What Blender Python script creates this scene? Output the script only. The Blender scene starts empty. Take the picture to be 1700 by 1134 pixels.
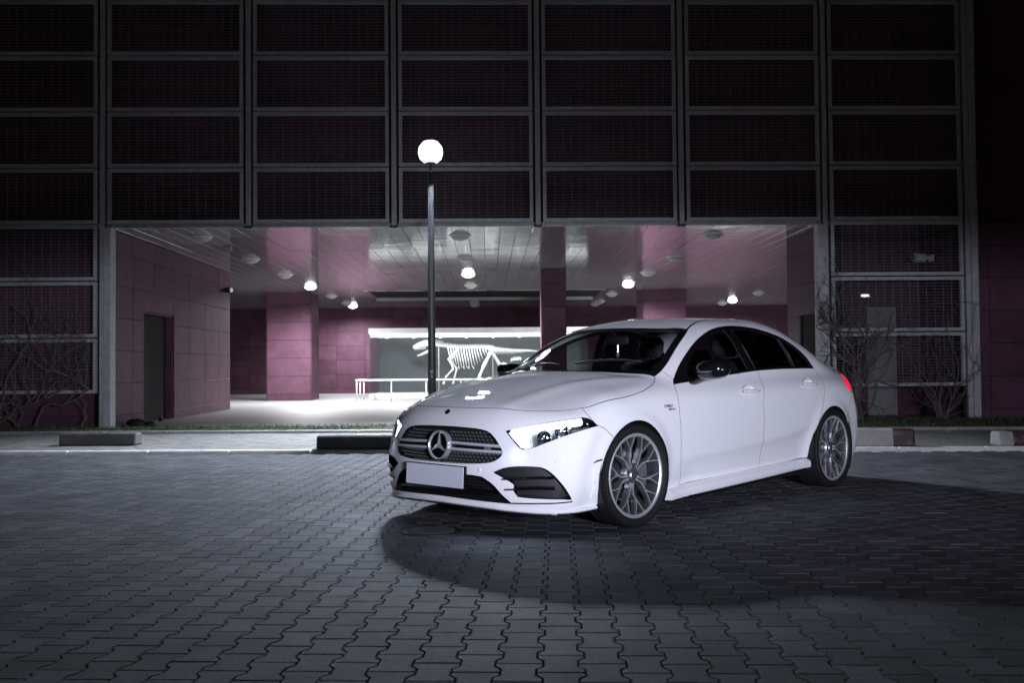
import bpy, bmesh, math, random
import numpy as np
from mathutils import Vector, Matrix
from mathutils.geometry import delaunay_2d_cdt
random.seed(7)
rng = np.random.default_rng(7)
R = math.radians
sc = bpy.context.scene
col = sc.collection

# ------------------------------------------------------------------ camera, sky, sun, exposure
cam_d = bpy.data.cameras.new('camera')
cam_d.sensor_width = 36.0
cam_d.lens = 36.0 * 1653.0 / 1700.0
cam_d.clip_start = .05
cam_d.clip_end = 500
cam = bpy.data.objects.new('camera', cam_d)
col.objects.link(cam)
_yaw, _pitch, _roll = -R(1.37), math.atan(43 / 1653.0), R(.49)
_fw = Vector((math.sin(-_yaw) * math.cos(_pitch), math.cos(_yaw) * math.cos(_pitch), math.sin(_pitch)))
_r0 = Vector((math.cos(_yaw), math.sin(_yaw), 0))
_u0 = _r0.cross(_fw)
_rt = _r0 * math.cos(_roll) - _u0 * math.sin(_roll)
_up = _r0 * math.sin(_roll) + _u0 * math.cos(_roll)
_m = Matrix((_rt, _up, -_fw)).transposed().to_4x4()
_m.translation = (0, 0, 1.02)
cam.matrix_world = _m
sc.camera = cam
cam_d.dof.use_dof = True
cam_d.dof.focus_distance = 6.6
cam_d.dof.aperture_fstop = 5.6

world = bpy.data.worlds.new('World')
sc.world = world
world.use_nodes = True
_n = world.node_tree.nodes
_sky = _n.new('ShaderNodeTexSky')
_sky.sky_type = 'NISHITA'
_sky.sun_disc = False
_sky.sun_elevation = R(2.0)
_sky.sun_rotation = R(170)
_bg = _n['Background']
_bg.inputs['Strength'].default_value = .0022
world.node_tree.links.new(_sky.outputs['Color'], _bg.inputs['Color'])

# faint moonlight
sun_d = bpy.data.lights.new('moon', 'SUN')
sun_d.energy = .012
sun_d.angle = R(12)
sun_d.color = (.82, .88, 1)
sun = bpy.data.objects.new('moon', sun_d)
sun.rotation_euler = (R(50), 0, R(-12))
col.objects.link(sun)

sc.view_settings.view_transform = 'Standard'
sc.view_settings.look = 'None'
sc.view_settings.gamma = 1
sc.view_settings.use_curve_mapping = False
sc.view_settings.exposure = 0
sc.cycles.use_denoising = True
sc.cycles.max_bounces = 8
sc.cycles.transparent_max_bounces = 16
sc.cycles.sample_clamp_indirect = 4
sc.cycles.caustics_reflective = False
sc.cycles.caustics_refractive = False

# ------------------------------------------------------------------ helpers
def tag(o, label=None, cat=None, group=None, kind=None):
    if label: o['label'] = label
    if cat: o['category'] = cat
    if group: o['group'] = group
    if kind: o['kind'] = kind
    return o

def empty(name, loc=(0, 0, 0), rz=0, parent=None):
    o = bpy.data.objects.new(name, None)
    o.location = loc
    o.rotation_euler = (0, 0, rz)
    o.empty_display_size = .1
    col.objects.link(o)
    if parent: o.parent = parent
    return o

def link(name, me, parent=None, loc=None, rz=None):
    o = bpy.data.objects.new(name, me)
    col.objects.link(o)
    if parent: o.parent = parent
    if loc is not None: o.location = loc
    if rz is not None: o.rotation_euler = (0, 0, rz)
    return o

class MB:
    """collects verts and faces, makes one mesh"""
    def __init__(s):
        s.v, s.f = [], []
    def add(s, v, f):
        n = len(s.v)
        s.v += [tuple(p) for p in v]
        s.f += [tuple(i + n for i in q) for q in f]
        return s
    def box(s, x0, x1, y0, y1, z0, z1):
        v = [(x0, y0, z0), (x1, y0, z0), (x1, y1, z0), (x0, y1, z0), (x0, y0, z1), (x1, y0, z1), (x1, y1, z1), (x0, y1, z1)]
        return s.add(v, [(3, 2, 1, 0), (4, 5, 6, 7), (0, 1, 5, 4), (1, 2, 6, 5), (2, 3, 7, 6), (3, 0, 4, 7)])
    def bbox(s, x0, x1, y0, y1, z0, z1, b=.006):
        """box with chamfered edges"""
        bm = bmesh.new()
        bmesh.ops.create_cube(bm, size=1)
        bmesh.ops.scale(bm, vec=(x1 - x0, y1 - y0, z1 - z0), verts=bm.verts)
        bmesh.ops.translate(bm, vec=((x0 + x1) / 2, (y0 + y1) / 2, (z0 + z1) / 2), verts=bm.verts)
        bmesh.ops.bevel(bm, geom=bm.edges, offset=b, segments=1, affect='EDGES')
        bm.verts.index_update()
        s.add([v.co[:] for v in bm.verts], [[v.index for v in f.verts] for f in bm.faces])
        bm.free()
        return s
    def tube(s, pts, rad, n=8, caps=True):
        pts = [Vector(p) for p in pts]
        rad = rad if isinstance(rad, (list, tuple)) else [rad] * len(pts)
        base = len(s.v)
        prev = None
        for i, p in enumerate(pts):
            t = (pts[min(i + 1, len(pts) - 1)] - pts[max(i - 1, 0)]).normalized()
            if prev is None:
                a = t.orthogonal().normalized()
            else:
                a = (prev - t * prev.dot(t))
                a = a.normalized() if a.length > 1e-6 else t.orthogonal().normalized()
            prev = a
            b = t.cross(a)
            for k in range(n):
                an = 2 * math.pi * k / n
                s.v.append(tuple(p + (a * math.cos(an) + b * math.sin(an)) * rad[i]))
        for i in range(len(pts) - 1):
            for k in range(n):
                k2 = (k + 1) % n
                s.f.append((base + i * n + k, base + i * n + k2, base + (i + 1) * n + k2, base + (i + 1) * n + k))
        if caps:
            s.f.append(tuple(base + k for k in reversed(range(n))))
            s.f.append(tuple(base + (len(pts) - 1) * n + k for k in range(n)))
        return s
    def lathe(s, prof, n=32, axis='z', c=(0, 0, 0), mod=None):
        base = len(s.v)
        for k in range(n):
            a = 2 * math.pi * k / n
            for j, (r, h) in enumerate(prof):
                rr = r + (mod(k, j) if mod else 0)
                x, y, z = rr * math.cos(a), rr * math.sin(a), h
                if axis == 'y': x, y, z = x, h, y
                s.v.append((c[0] + x, c[1] + y, c[2] + z))
        m = len(prof)
        for k in range(n):
            k2 = (k + 1) % n
            for j in range(m - 1):
                q = (base + k * m + j, base + k2 * m + j, base + k2 * m + j + 1, base + k * m + j + 1)
                s.f.append(q if axis == 'z' else q[::-1])
        return s
    def prism(s, poly, z0, z1):
        n = len(poly)
        v = [(x, y, z0) for x, y in poly] + [(x, y, z1) for x, y in poly]
        f = [tuple(reversed(range(n))), tuple(range(n, 2 * n))] + [(i, (i + 1) % n, n + (i + 1) % n, n + i) for i in range(n)]
        return s.add(v, f)
    def mesh(s, name, mat=None, smooth=False):
        me = bpy.data.meshes.new(name)
        me.from_pydata(s.v, [], s.f)
        if mat: me.materials.append(mat)
        if smooth:
            me.polygons.foreach_set('use_smooth', [True] * len(me.polygons))
            if smooth is not True: me.set_sharp_from_angle(angle=R(smooth))
        me.update()
        return me
    def build(s, name, mat=None, parent=None, smooth=False, loc=None, rz=None):
        return link(name, s.mesh(name, mat, smooth), parent, loc, rz)

# ------------------------------------------------------------------ materials
M = {}
def mat(name, color, rough=.6, metal=0., coat=0., coat_r=.03, spec=.5, emit=None, es=0., noise=None, bump=None, rvar=0., trans=0., alpha=1., ior=1.45, rand=0., stain=None):
    """noise=(scale, amount) value mottling; bump=(scale, strength, dist); rand = tone change from piece to piece"""
    m = bpy.data.materials.new(name)
    m.use_nodes = True
    nt = m.node_tree
    N, L = nt.nodes, nt.links
    p = N['Principled BSDF']
    p.inputs['Base Color'].default_value = (*color, 1)
    p.inputs['Roughness'].default_value = rough
    p.inputs['Metallic'].default_value = metal
    p.inputs['Coat Weight'].default_value = coat
    p.inputs['Coat Roughness'].default_value = coat_r
    p.inputs['Specular IOR Level'].default_value = spec
    p.inputs['IOR'].default_value = ior
    p.inputs['Transmission Weight'].default_value = trans
    p.inputs['Alpha'].default_value = alpha
    if emit:
        p.inputs['Emission Color'].default_value = (*emit, 1)
        p.inputs['Emission Strength'].default_value = es
    tc = N.new('ShaderNodeTexCoord')
    geo = N.new('ShaderNodeNewGeometry')
    cur = None
    def val(v):
        nonlocal cur
        hsv = N.new('ShaderNodeHueSaturation')
        if cur is None: hsv.inputs['Color'].default_value = (*color, 1)
        else: L.new(cur, hsv.inputs['Color'])
        L.new(v, hsv.inputs['Value'])
        cur = hsv.outputs['Color']
    def rangemap(src, lo, hi):
        r = N.new('ShaderNodeMapRange')
        L.new(src, r.inputs['Value'])
        r.inputs['To Min'].default_value = lo
        r.inputs['To Max'].default_value = hi
        return r.outputs['Result']
    if noise:
        for sca, amt in (noise if isinstance(noise[0], tuple) else (noise,)):
            t = N.new('ShaderNodeTexNoise')
            t.inputs['Scale'].default_value = sca
            t.inputs['Detail'].default_value = 6
            t.inputs['Roughness'].default_value = .6
            L.new(geo.outputs['Position'], t.inputs['Vector'])
            r = N.new('ShaderNodeMapRange')
            r.inputs['From Min'].default_value = .3
            r.inputs['From Max'].default_value = .7
            r.inputs['To Min'].default_value = 1 - amt
            r.inputs['To Max'].default_value = 1 + amt
            L.new(t.outputs['Fac'], r.inputs['Value'])
            val(r.outputs['Result'])
            if rvar:
                L.new(rangemap(t.outputs['Fac'], max(.02, rough - rvar), min(1, rough + rvar)), p.inputs['Roughness'])
    if rand:
        oi = N.new('ShaderNodeObjectInfo')
        ad = N.new('ShaderNodeMath')
        ad.operation = 'ADD'
        L.new(oi.outputs['Random'], ad.inputs[0])
        L.new(geo.outputs['Random Per Island'], ad.inputs[1])
        fr = N.new('ShaderNodeMath')
        fr.operation = 'FRACT'
        L.new(ad.outputs[0], fr.inputs[0])
        val(rangemap(fr.outputs[0], 1 - rand, 1 + rand))
    if stain:
        sca, lo, amount, scol = stain
        t = N.new('ShaderNodeTexNoise')
        t.inputs['Scale'].default_value = sca
        t.inputs['Detail'].default_value = 8
        t.inputs['Roughness'].default_value = .68
        L.new(geo.outputs['Position'], t.inputs['Vector'])
        r = N.new('ShaderNodeMapRange')
        r.inputs['From Min'].default_value = lo
        r.inputs['From Max'].default_value = lo + .16
        r.inputs['To Max'].default_value = amount
        L.new(t.outputs['Fac'], r.inputs['Value'])
        mx = N.new('ShaderNodeMix')
        mx.data_type = 'RGBA'
        L.new(r.outputs['Result'], mx.inputs['Factor'])
        if cur is None: mx.inputs[6].default_value = (*color, 1)
        else: L.new(cur, mx.inputs[6])
        mx.inputs[7].default_value = (*scol, 1)
        cur = mx.outputs[2]
    if cur is not None: L.new(cur, p.inputs['Base Color'])
    if bump:
        last = None
        for sca, st, dist in (bump if isinstance(bump[0], tuple) else (bump,)):
            t = N.new('ShaderNodeTexNoise')
            t.inputs['Scale'].default_value = sca
            t.inputs['Detail'].default_value = 5
            L.new(geo.outputs['Position'], t.inputs['Vector'])
            b = N.new('ShaderNodeBump')
            b.inputs['Strength'].default_value = st
            b.inputs['Distance'].default_value = dist
            L.new(t.outputs['Fac'], b.inputs['Height'])
            if last: L.new(last, b.inputs['Normal'])
            last = b.outputs['Normal']
        L.new(last, p.inputs['Normal'])
    M[name] = m
    return m

mat('paver', (.076, .078, .085), .75, spec=.12, noise=((2.2, .25), (45, .22), (170, .55)), bump=((240, .8, .006), (40, .25, .004)), rand=.25, rvar=.12, stain=(.9, .56, .55, (.042, .042, .045)))
mat('strip_paver', (.16, .156, .148), .8, spec=.2, noise=((4, .15), (70, .2)), bump=(200, .3, .004), rand=.12)
mat('joint_sand', (.010, .010, .0098), .95, noise=(40, .35), bump=(150, .5, .006))
mat('kerb_paint', (.62, .62, .60), .6, noise=((6, .12), (50, .1)), bump=(120, .3, .004), stain=(7, .55, .6, (.25, .24, .23)))
mat('kerb_red', (.036, .012, .017), .6, noise=(9, .25), bump=(120, .3, .004), stain=(8, .56, .5, (.25, .22, .22)))
mat('concrete', (.30, .29, .275), .8, noise=((5, .2), (60, .18)), bump=((90, .4, .006), (14, .2, .01)), stain=(4, .56, .5, (.13, .125, .12)))
mat('concrete_dark', (.075, .074, .072), .8, noise=((7, .3), (70, .2)), bump=((90, .4, .006), (14, .25, .01)), stain=(5, .56, .45, (.14, .135, .13)))
mat('floor_slab', (.30, .292, .285), .55, noise=((.8, .12), (9, .1)), bump=(60, .15, .004), rvar=.12, stain=(1.1, .55, .4, (.22, .21, .2)))
mat('soil', (.05, .045, .035), .95, noise=(20, .4), bump=(60, .6, .02))
mat('grass', (.060, .085, .034), .7, rand=.5, noise=(3, .35))
mat('galvanised', (.47, .48, .50), .5, metal=.15, noise=((9, .16), (45, .14)), bump=(80, .08, .003), rvar=.12)
mat('mesh_wire', (.30, .31, .33), .5, metal=.3)
mat('cladding', (.114, .055, .082), .5, spec=.15, noise=((2.2, .18), (26, .14)), bump=((30, .06, .01), (200, .08, .002)), rvar=.12, rand=.14, stain=(2.4, .62, .35, (.22, .15, .18)))
mat('backing', (.02, .018, .02), .9)
mat('ceiling_metal', (.44, .44, .45), .10, metal=.45, noise=(1.2, .05), bump=((1.3, .5, .012), (.5, .4, .01)), rand=.04)
mat('door_paint', (.30, .31, .305), .45, noise=(6, .07))
mat('dark_metal', (.03, .03, .033), .4, noise=(12, .2))
mat('pole_paint', (.05, .053, .058), .35, noise=(14, .15), metal=.3)
mat('white_metal', (.75, .75, .74), .4, noise=(8, .06))
mat('bone', (.78, .76, .72), .55, noise=(12, .1), bump=(60, .15, .004))
mat('clear_glass', (1, 1, 1), .03, trans=1., ior=1.02, spec=.3)
mat('lamp_white', (.9, .9, .9), .4, emit=(.93, .95, 1), es=3.5)
mat('downlight_on', (.9, .9, .9), .4, emit=(.95, .95, 1), es=16)
mat('downlight_off', (.5, .5, .5), .35)
mat('strip_light', (.9, .9, .9), .4, emit=(.95, .97, 1), es=3)
mat('case_panel', (.10, .103, .11), .5, noise=(2, .1))
mat('bark', (.15, .135, .125), .85, noise=(18, .35), bump=(70, .5, .006))
mat('paper', (.7, .7, .68), .7, noise=(9, .1))
# the car
mat('car_paint', (.80, .80, .82), .5, coat=1., coat_r=.015, spec=.0, bump=(420, .012, .0006))
mat('gloss_black', (.006, .006, .007), .2, coat=1., coat_r=.02, spec=.1)
mat('matt_black', (.012, .012, .013), .55, noise=(60, .2))
mat('tyre', (.010, .010, .0105), .7, spec=.3, noise=(50, .3), bump=(300, .15, .001))
mat('alloy', (.42, .425, .45), .40, metal=.95, noise=(30, .06))
mat('alloy_cut', (.95, .96, .98), .38, metal=.8)
mat('chrome', (.88, .89, .92), .24, metal=.8)
mat('satin_chrome', (.62, .63, .66), .38, metal=1.)
mat('shaded_rim_barrel', (.10, .10, .105), .45, metal=.6)  # colour darkened to stand for the shade inside the wheel
mat('bar_silver', (.80, .81, .84), .28, metal=.45)
mat('brake_steel', (.16, .16, .165), .35, metal=1., noise=(40, .15))
mat('caliper_grey', (.22, .23, .24), .35, metal=.6)
mat('plate_white', (.62, .63, .72), .45)
mat('lens_glass', (1, 1, 1), .01, trans=1., ior=1.12, spec=.5)
mat('lamp_reflector', (.75, .77, .82), .12, metal=1.)
mat('running_light', (.9, .9, 1), .3, emit=(.80, .90, 1), es=9)
mat('lamp_inner', (.16, .165, .18), .3, metal=.5)
mat('tail_red', (.35, .008, .02), .12, coat=1., emit=(1, .02, .06), es=1.3)
mat('interior', (.012, .012, .013), .7, noise=(50, .2))
mat('interior_grey', (.06, .06, .065), .65)
mat('sticker_green', (.25, .62, .50), .5)

def glass_tint(name, tint, ior=1.5):
    """thin tinted pane: see-through colour plus a mirror layer by Fresnel"""
    m = bpy.data.materials.new(name)
    m.use_nodes = True
    N, L = m.node_tree.nodes, m.node_tree.links
    N.clear()
    o = N.new('ShaderNodeOutputMaterial')
    t = N.new('ShaderNodeBsdfTransparent')
    t.inputs['Color'].default_value = (*tint, 1)
    g = N.new('ShaderNodeBsdfGlossy')
    g.inputs['Roughness'].default_value = .015
    fr = N.new('ShaderNodeFresnel')
    ge = N.new('ShaderNodeNewGeometry')
    mr_ = N.new('ShaderNodeMapRange')              # same mirror strength from both sides of the pane
    mr_.inputs['To Min'].default_value = ior
    mr_.inputs['To Max'].default_value = 1 / ior
    L.new(ge.outputs['Backfacing'], mr_.inputs['Value'])
    L.new(mr_.outputs['Result'], fr.inputs['IOR'])
    mx = N.new('ShaderNodeMixShader')
    L.new(fr.outputs[0], mx.inputs[0])
    L.new(t.outputs[0], mx.inputs[1])
    L.new(g.outputs[0], mx.inputs[2])
    L.new(mx.outputs[0], o.inputs['Surface'])
    M[name] = m
glass_tint('windscreen_glass', (.84, .87, .87))
glass_tint('privacy_glass', (.05, .052, .055))
glass_tint('front_glass', (.66, .69, .70))
glass_tint('case_glass', (.90, .93, .93), 1.14)
glass_tint('lamp_lens', (.93, .95, .97))

def text(name, body, size, m, parent, loc, rot, extrude=.001, align='CENTER', shear=0.):
    cu = bpy.data.curves.new(name, 'FONT')
    cu.body = body
    cu.size = size
    cu.extrude = extrude
    cu.align_x = align
    cu.align_y = 'CENTER'
    cu.shear = shear
    t = bpy.data.objects.new(name, cu)
    col.objects.link(t)
    me = bpy.data.meshes.new_from_object(t)
    bpy.data.objects.remove(t)
    me.name = name
    me.materials.clear()
    me.materials.append(m)
    o = link(name, me, parent)
    o.location = loc
    o.rotation_euler = rot
    return o
# ------------------------------------------------------------------ ground
LA = R(-4.0)                                    # the parking lot is turned a little against the building
def lot(u, v, z=0.0):
    return (u * math.cos(LA) - v * math.sin(LA), u * math.sin(LA) + v * math.cos(LA), z)
KERB_V = 11.95                                  # kerb line, in lot coordinates

lot_root = MB().add([lot(-40, -30, -.024), lot(40, -30, -.024), lot(40, KERB_V, -.024), lot(-40, KERB_V, -.024)], [(0, 1, 2, 3)]).build('parking_lot', M['joint_sand'])
tag(lot_root, kind='structure')

# double-T interlocking paver, 200 x 165 mm, columns along the depth of the lot
PW, PL = .1425, .200
def paver_outline(j=.0028):
    wa, wb = .0825 - j, .060 - j                # half width at the heads, half width at the waist
    h = PL / 2 - .0046
    return [(-wa, -h), (wa, -h), (wa, -h + .030), (wb + .004, -h + .052), (wb, -h + .060), (wb, h - .060), (wb + .004, h - .052), (wa, h - .030), (wa, h), (-wa, h),
            (-wa, h - .030), (-wb - .004, h - .052), (-wb, h - .060), (-wb, -h + .060), (-wb - .004, -h + .052), (-wa, -h + .030)]
_po = paver_outline()
_pn = len(_po)
def paver_geo(dz=0., tilt=(0, 0), cx=0, cy=0, wide=1.):
    v = []
    e_ = .0028 * wide
    for k, (s, z) in enumerate(((1, -.030), (1, -.0030), (.955, 0))):
        for x, y in _po:
            if k == 2:
                x -= math.copysign(e_, x); y -= math.copysign(e_ * .45, y)
            v.append((cx + x, cy + y, z + dz + x * tilt[0] + y * tilt[1]))
    n = _pn
    f = []
    for k in (0, 1):
        f += [(k * n + i, k * n + (i + 1) % n, (k + 1) * n + (i + 1) % n, (k + 1) * n + i) for i in range(n)]
    f.append(tuple(range(2 * n, 3 * n)))
    return v, f
# where the camera's frame falls on the lot (plus a margin for a step to the side)
def in_frame(u, v, mx=1.25):
    x, y, _ = lot(u, v)
    a = x - y * .024
    return y > 2.6 and abs(a) < (y * .514 + .35) * mx
cells = []
for i in range(-110, 111):
    u = i * PW
    for j in range(0, 64):
        v = j * PL + (PL / 2 if i % 2 else 0) + .05
        if v > KERB_V - .16: continue
        x, y, _ = lot(u, v)
        if y > 1.2 and abs(x - y * .024) < y * .62 + 1.6: cells.append((u, v))
def vis_rank(c):
    x, y, _ = lot(*c)
    inside = abs(x - y * .024) < y * .505 and y > 3.25
    return (0 if inside else 1, y)
cells.sort(key=vis_rank)
_pm = MB().add(*paver_geo()).mesh('paver', M['paver'])
for u, v in cells[:300]:
    o = link('paver', _pm, lot_root, lot(u, v, random.uniform(-.0008, .0008)), LA)
    o.rotation_euler = (random.gauss(0, .003), random.gauss(0, .004), LA + random.gauss(0, .005))
rest = MB()
for u, v in cells[300:]:
    rest.add(*paver_geo(random.uniform(-.0008, .0008), (random.gauss(0, .004), random.gauss(0, .003)), u + random.gauss(0, .0006), v + random.gauss(0, .0006)))
o = rest.build('paver_field', M['paver'], lot_root, rz=LA)
tag(o, kind='stuff')

# drain cover in front of the car
dc = empty('drain_cover', (-.36, 6.24, .003))
tag(dc, 'round dark cast iron drain cover in the paving before the bumper', 'drain cover')
MB().lathe([(0, .004), (.150, .004), (.155, .002), (.155, -.015)], 40).build('plate', M['dark_metal'], dc)
MB().lathe([(.162, -.01), (.162, .003), (.185, .003), (.188, .001), (.188, -.01)], 40).build('rim', M['dark_metal'], dc)
g = MB()
for k in range(-5, 6):
    w = math.sqrt(max(.142 ** 2 - (k * .024) ** 2, 0))
    g.box(-w, w, k * .024 - .007, k * .024 + .007, .0045, .010)
g.build('tread_bar', M['dark_metal'], dc)

# kerb, in stones one metre long
kerb = MB().box(-30, 30, 0, .10, -.05, .005).build('kerb', M['concrete'], loc=lot(0, KERB_V, 0), rz=LA)
tag(kerb, kind='structure')
for i in range(-14, 15):
    red = i >= 6
    s = MB().bbox(i + .004, i + .996, -.012, .112, -.03, .040, .012)
    s.build('kerb_stone', M['kerb_red' if red else 'kerb_paint'], kerb)

# light paver strip behind the kerb
strip = MB().add([(-24, .112, -.02), (24, .112, -.02), (24, 3.45, -.02), (-24, 3.45, -.02)], [(0, 1, 2, 3)]).build('pavement', M['joint_sand'], loc=lot(0, KERB_V, .028), rz=LA)
tag(strip, kind='structure')
sp = MB()
for i in range(-84, 85):
    for j in range(17):
        y0 = .225 + j * PL + (PL / 2 if i % 2 else 0)
        if y0 > 3.4: continue
        sp.add(*paver_geo(random.uniform(-.0015, .0015), (random.gauss(0, .006), random.gauss(0, .006)), i * PW, y0, 1.5))
tag(sp.build('paver_field', M['strip_paver'], strip), kind='stuff')

# edging of the lawn and the lawn
E0, E1 = Vector((-14, 16.35, 0)), Vector((14, 14.15, 0))
def edge_y(x): return E0.y + (x - E0.x) / (E1.x - E0.x) * (E1.y - E0.y)
edging = empty('lawn_edging', (0, 0, 0))
tag(edging, kind='structure')
ea = math.atan2(E1.y - E0.y, E1.x - E0.x)
for i in range(28):
    x = -14 + i
    MB().bbox(.003, .997, 0, .07, -.05, .075, .008).build('edging_stone', M['concrete'], edging, loc=(x, edge_y(x), 0), rz=ea)
soil = MB()
nx = 60
v, f = [], []
for i in range(nx + 1):
    x = -14 + 28 * i / nx
    for k in range(5):
        t = k / 4
        v.append((x, edge_y(x) + .06 + (16.72 - edge_y(x) - .06) * t, .045 + .03 * math.sin(t * 3.1) + .0045 * max(x, 0) * t + random.uniform(-.008, .008)))
for i in range(nx):
    for k in range(4):
        a = i * 5 + k
        f.append((a, a + 5, a + 6, a + 1))
tag(soil.add(v, f).build('lawn', M['soil'], smooth=True), kind='structure')
gr = MB()
for _ in range(26000):
    x = random.uniform(-11, 11.5)
    t = random.random()
    y = edge_y(x) + .08 + (16.70 - edge_y(x) - .10) * t
    if random.random() < .35 * (1 if x < -5.8 else .25): continue
    z = .045 + .03 * math.sin(t * 3.1) + .0045 * max(x, 0) * t - .006
    h = random.uniform(.025, .075) * random.uniform(.6, 1.25)
    a = random.uniform(0, 6.28)
    w = random.uniform(.003, .006)
    dx, dy = math.cos(a) * w, math.sin(a) * w
    l = random.uniform(0, 6.28)
    b = h * random.uniform(.2, .9)
    gr.add([(x - dx, y - dy, z), (x + dx, y + dy, z), (x + math.cos(l) * b * .4, y + math.sin(l) * b * .4, z + h * .6), (x + math.cos(l) * b, y + math.sin(l) * b, z + h)], [(0, 1, 2), (1, 3, 2)])
tag(gr.build('grass', M['grass']), 'short green grass on the strip before the building', 'grass', kind='stuff')
for _ in range(9):
    x = random.uniform(-6, 7)
    y = edge_y(x) + random.uniform(-.6, .5)
    s = random.uniform(.02, .05)
    a = random.uniform(0, 3)
    p = [(s * math.cos(a + k * 1.26) * random.uniform(.6, 1), s * math.sin(a + k * 1.26) * random.uniform(.6, 1)) for k in range(5)]
    z = .03 if y < edge_y(x) else .09
    o = MB().prism(p, 0, .004).build('fallen_leaf', M['paper'] if random.random() < .3 else M['bark'], loc=(x, y, z))
    o.rotation_euler = (random.uniform(-.3, .3), random.uniform(-.3, .3), 0)
    tag(o, 'small dry leaf or scrap of paper lying along the lawn edge', 'litter', 'leaves and scraps along the lawn edge')

# building slab under the canopy
slab = MB().bbox(-14, 16, 16.72, 43, -.1, .030, .01).build('floor_slab', M['floor_slab'])
tag(slab, kind='structure')

# ------------------------------------------------------------------ concrete blocks on the pavement
def block(name, u0, u1, v0, v1, h, label, m, end=None, endm=None, z=.03, tilt=0):
    root = empty(name, lot((u0 + u1) / 2, (v0 + v1) / 2, z), LA + tilt)
    tag(root, label, 'parking block', 'concrete blocks along the kerb')
    w, d = (u1 - u0) / 2, (v1 - v0) / 2
    bm = MB().bbox(-w, w, -d, d, 0, h, .018)
    bm.v = [(x, y * (1 - .18 * max(0, zz) / h), zz) for x, y, zz in bm.v]
    bm.build('body', m, root)
    if end:
        bm = MB().bbox(end[0], end[1], -d - .003, d + .003, .002, h + .003, .018)
        bm.v = [(x, y * (1 - .18 * max(0, zz) / h), zz) for x, y, zz in bm.v]
        bm.build('painted_end', endm, root)
    return root
block('parking_block', -6.62, -5.58, 12.92, 13.16, .165, 'dark concrete parking block before the galvanised post with the vines', M['concrete_dark'])
block('parking_block', -2.95, -1.35, 12.0 + .02, 12.26, .175, 'dark concrete parking block running behind the nose of the white car', M['concrete_dark'])
block('parking_block', 2.9, 4.25, 12.15, 12.42, .21, 'pale concrete parking block with dark red end behind the car tail', M['concrete'], (.42, .678), M['kerb_red'], tilt=R(-9))
block('parking_block', 5.22, 6.7, 11.98 + .12, 12.36, .17, 'dark red painted parking block standing alone at the picture edge', M['concrete'], (-.58, .743), M['kerb_red'])

# ------------------------------------------------------------------ the building
bld = empty('museum_building', (0, 0, 0))
tag(bld, 'large dark building with steel mesh facade and purple clad open ground floor', 'building')
FY = 16.9
CZ = 3.45
PX, PZ = 1.15, .57
_panels = {}
def panel_mesh(w, h, t=.03):
    k = (round(w, 3), round(h, 3))
    if k not in _panels:
        _panels[k] = MB().bbox(.004, k[0] - .004, -t, 0, .004, k[1] - .004, .003).mesh('cladding_panel', M['cladding'])
    return _panels[k]
def clad(parent, p0, p1, z0, z1, first=0., skip=None, colw=PX, rowh=PZ, zoff=.23, back=True):
    """cladding panels on a vertical wall from p0 to p1 (seen from the right-hand side of p0->p1); skip(s0,s1,z0,z1)"""
    p0, p1 = Vector(p0), Vector(p1)
    L_ = (p1 - p0).length
    ang = math.atan2(p1.y - p0.y, p1.x - p0.x)
    xs = [0.]
    x = first if first > 0 else colw
    while x < L_ - .06:
        xs.append(x)
        x += colw
    xs.append(L_)
    zs = [z0]
    z = zoff
    while z < z1 - .04:
        if z > z0 + .04: zs.append(z)
        z += rowh
    zs.append(z1)
    for a, b in zip(xs[:-1], xs[1:]):
        for c, d in zip(zs[:-1], zs[1:]):
            pieces = [(a, b, c, d)]
            if skip: pieces = skip(a, b, c, d)
            for (a2, b2, c2, d2) in pieces:
                if b2 - a2 < .03 or d2 - c2 < .03: continue
                q = p0 + (p1 - p0).normalized() * a2
                o = link('cladding_panel', panel_mesh(b2 - a2, d2 - c2), parent, (q.x, q.y, c2), ang)
                j = random.gauss(0, .0012)
                o.rotation_euler = (j, 0, ang + random.gauss(0, .0012))
def cut(s0, s1, zt):
    """leave out a door opening"""
    def f(a, b, c, d):
        if b <= s0 or a >= s1 or c >= zt: return [(a, b, c, d)]
        out = []
        if a < s0: out.append((a, s0, c, d))
        if b > s1: out.append((s1, b, c, d))
        if d > zt: out.append((max(a, s0), min(b, s1), zt, d))
        return out
    return f

# backing walls (dark core behind the panels)
core = MB()
core.box(-14, 14, FY + .62, FY + .9, CZ + .10, 8.5)            # upper storey behind the mesh
core.box(-14, -6.60, FY + .62, 25.0, .0, CZ + .02)             # left block
core.box(8.52, 14, FY + .25, 20.0, 0, 8.5)                     # right wall
core.box(5.90, 6.2, FY + .35, 19.3, 0, CZ + .02)
core.box(6.2, 8.50, 19.3, 19.6, 0, CZ + .02)
core.box(-14, 16, 40.2, 40.6, 0, CZ + .02)
core.box(13.5, 13.8, 19.6, 40.2, 0, CZ + .02)
core.box(-14, -13.7, 25.0, 40.2, 0, CZ + .02)
core.box(-14, 16, FY + .9, 43, 4.2, 4.5)                       # slab above the ceiling
core.build('core_wall', M['backing'], bld)

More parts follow.
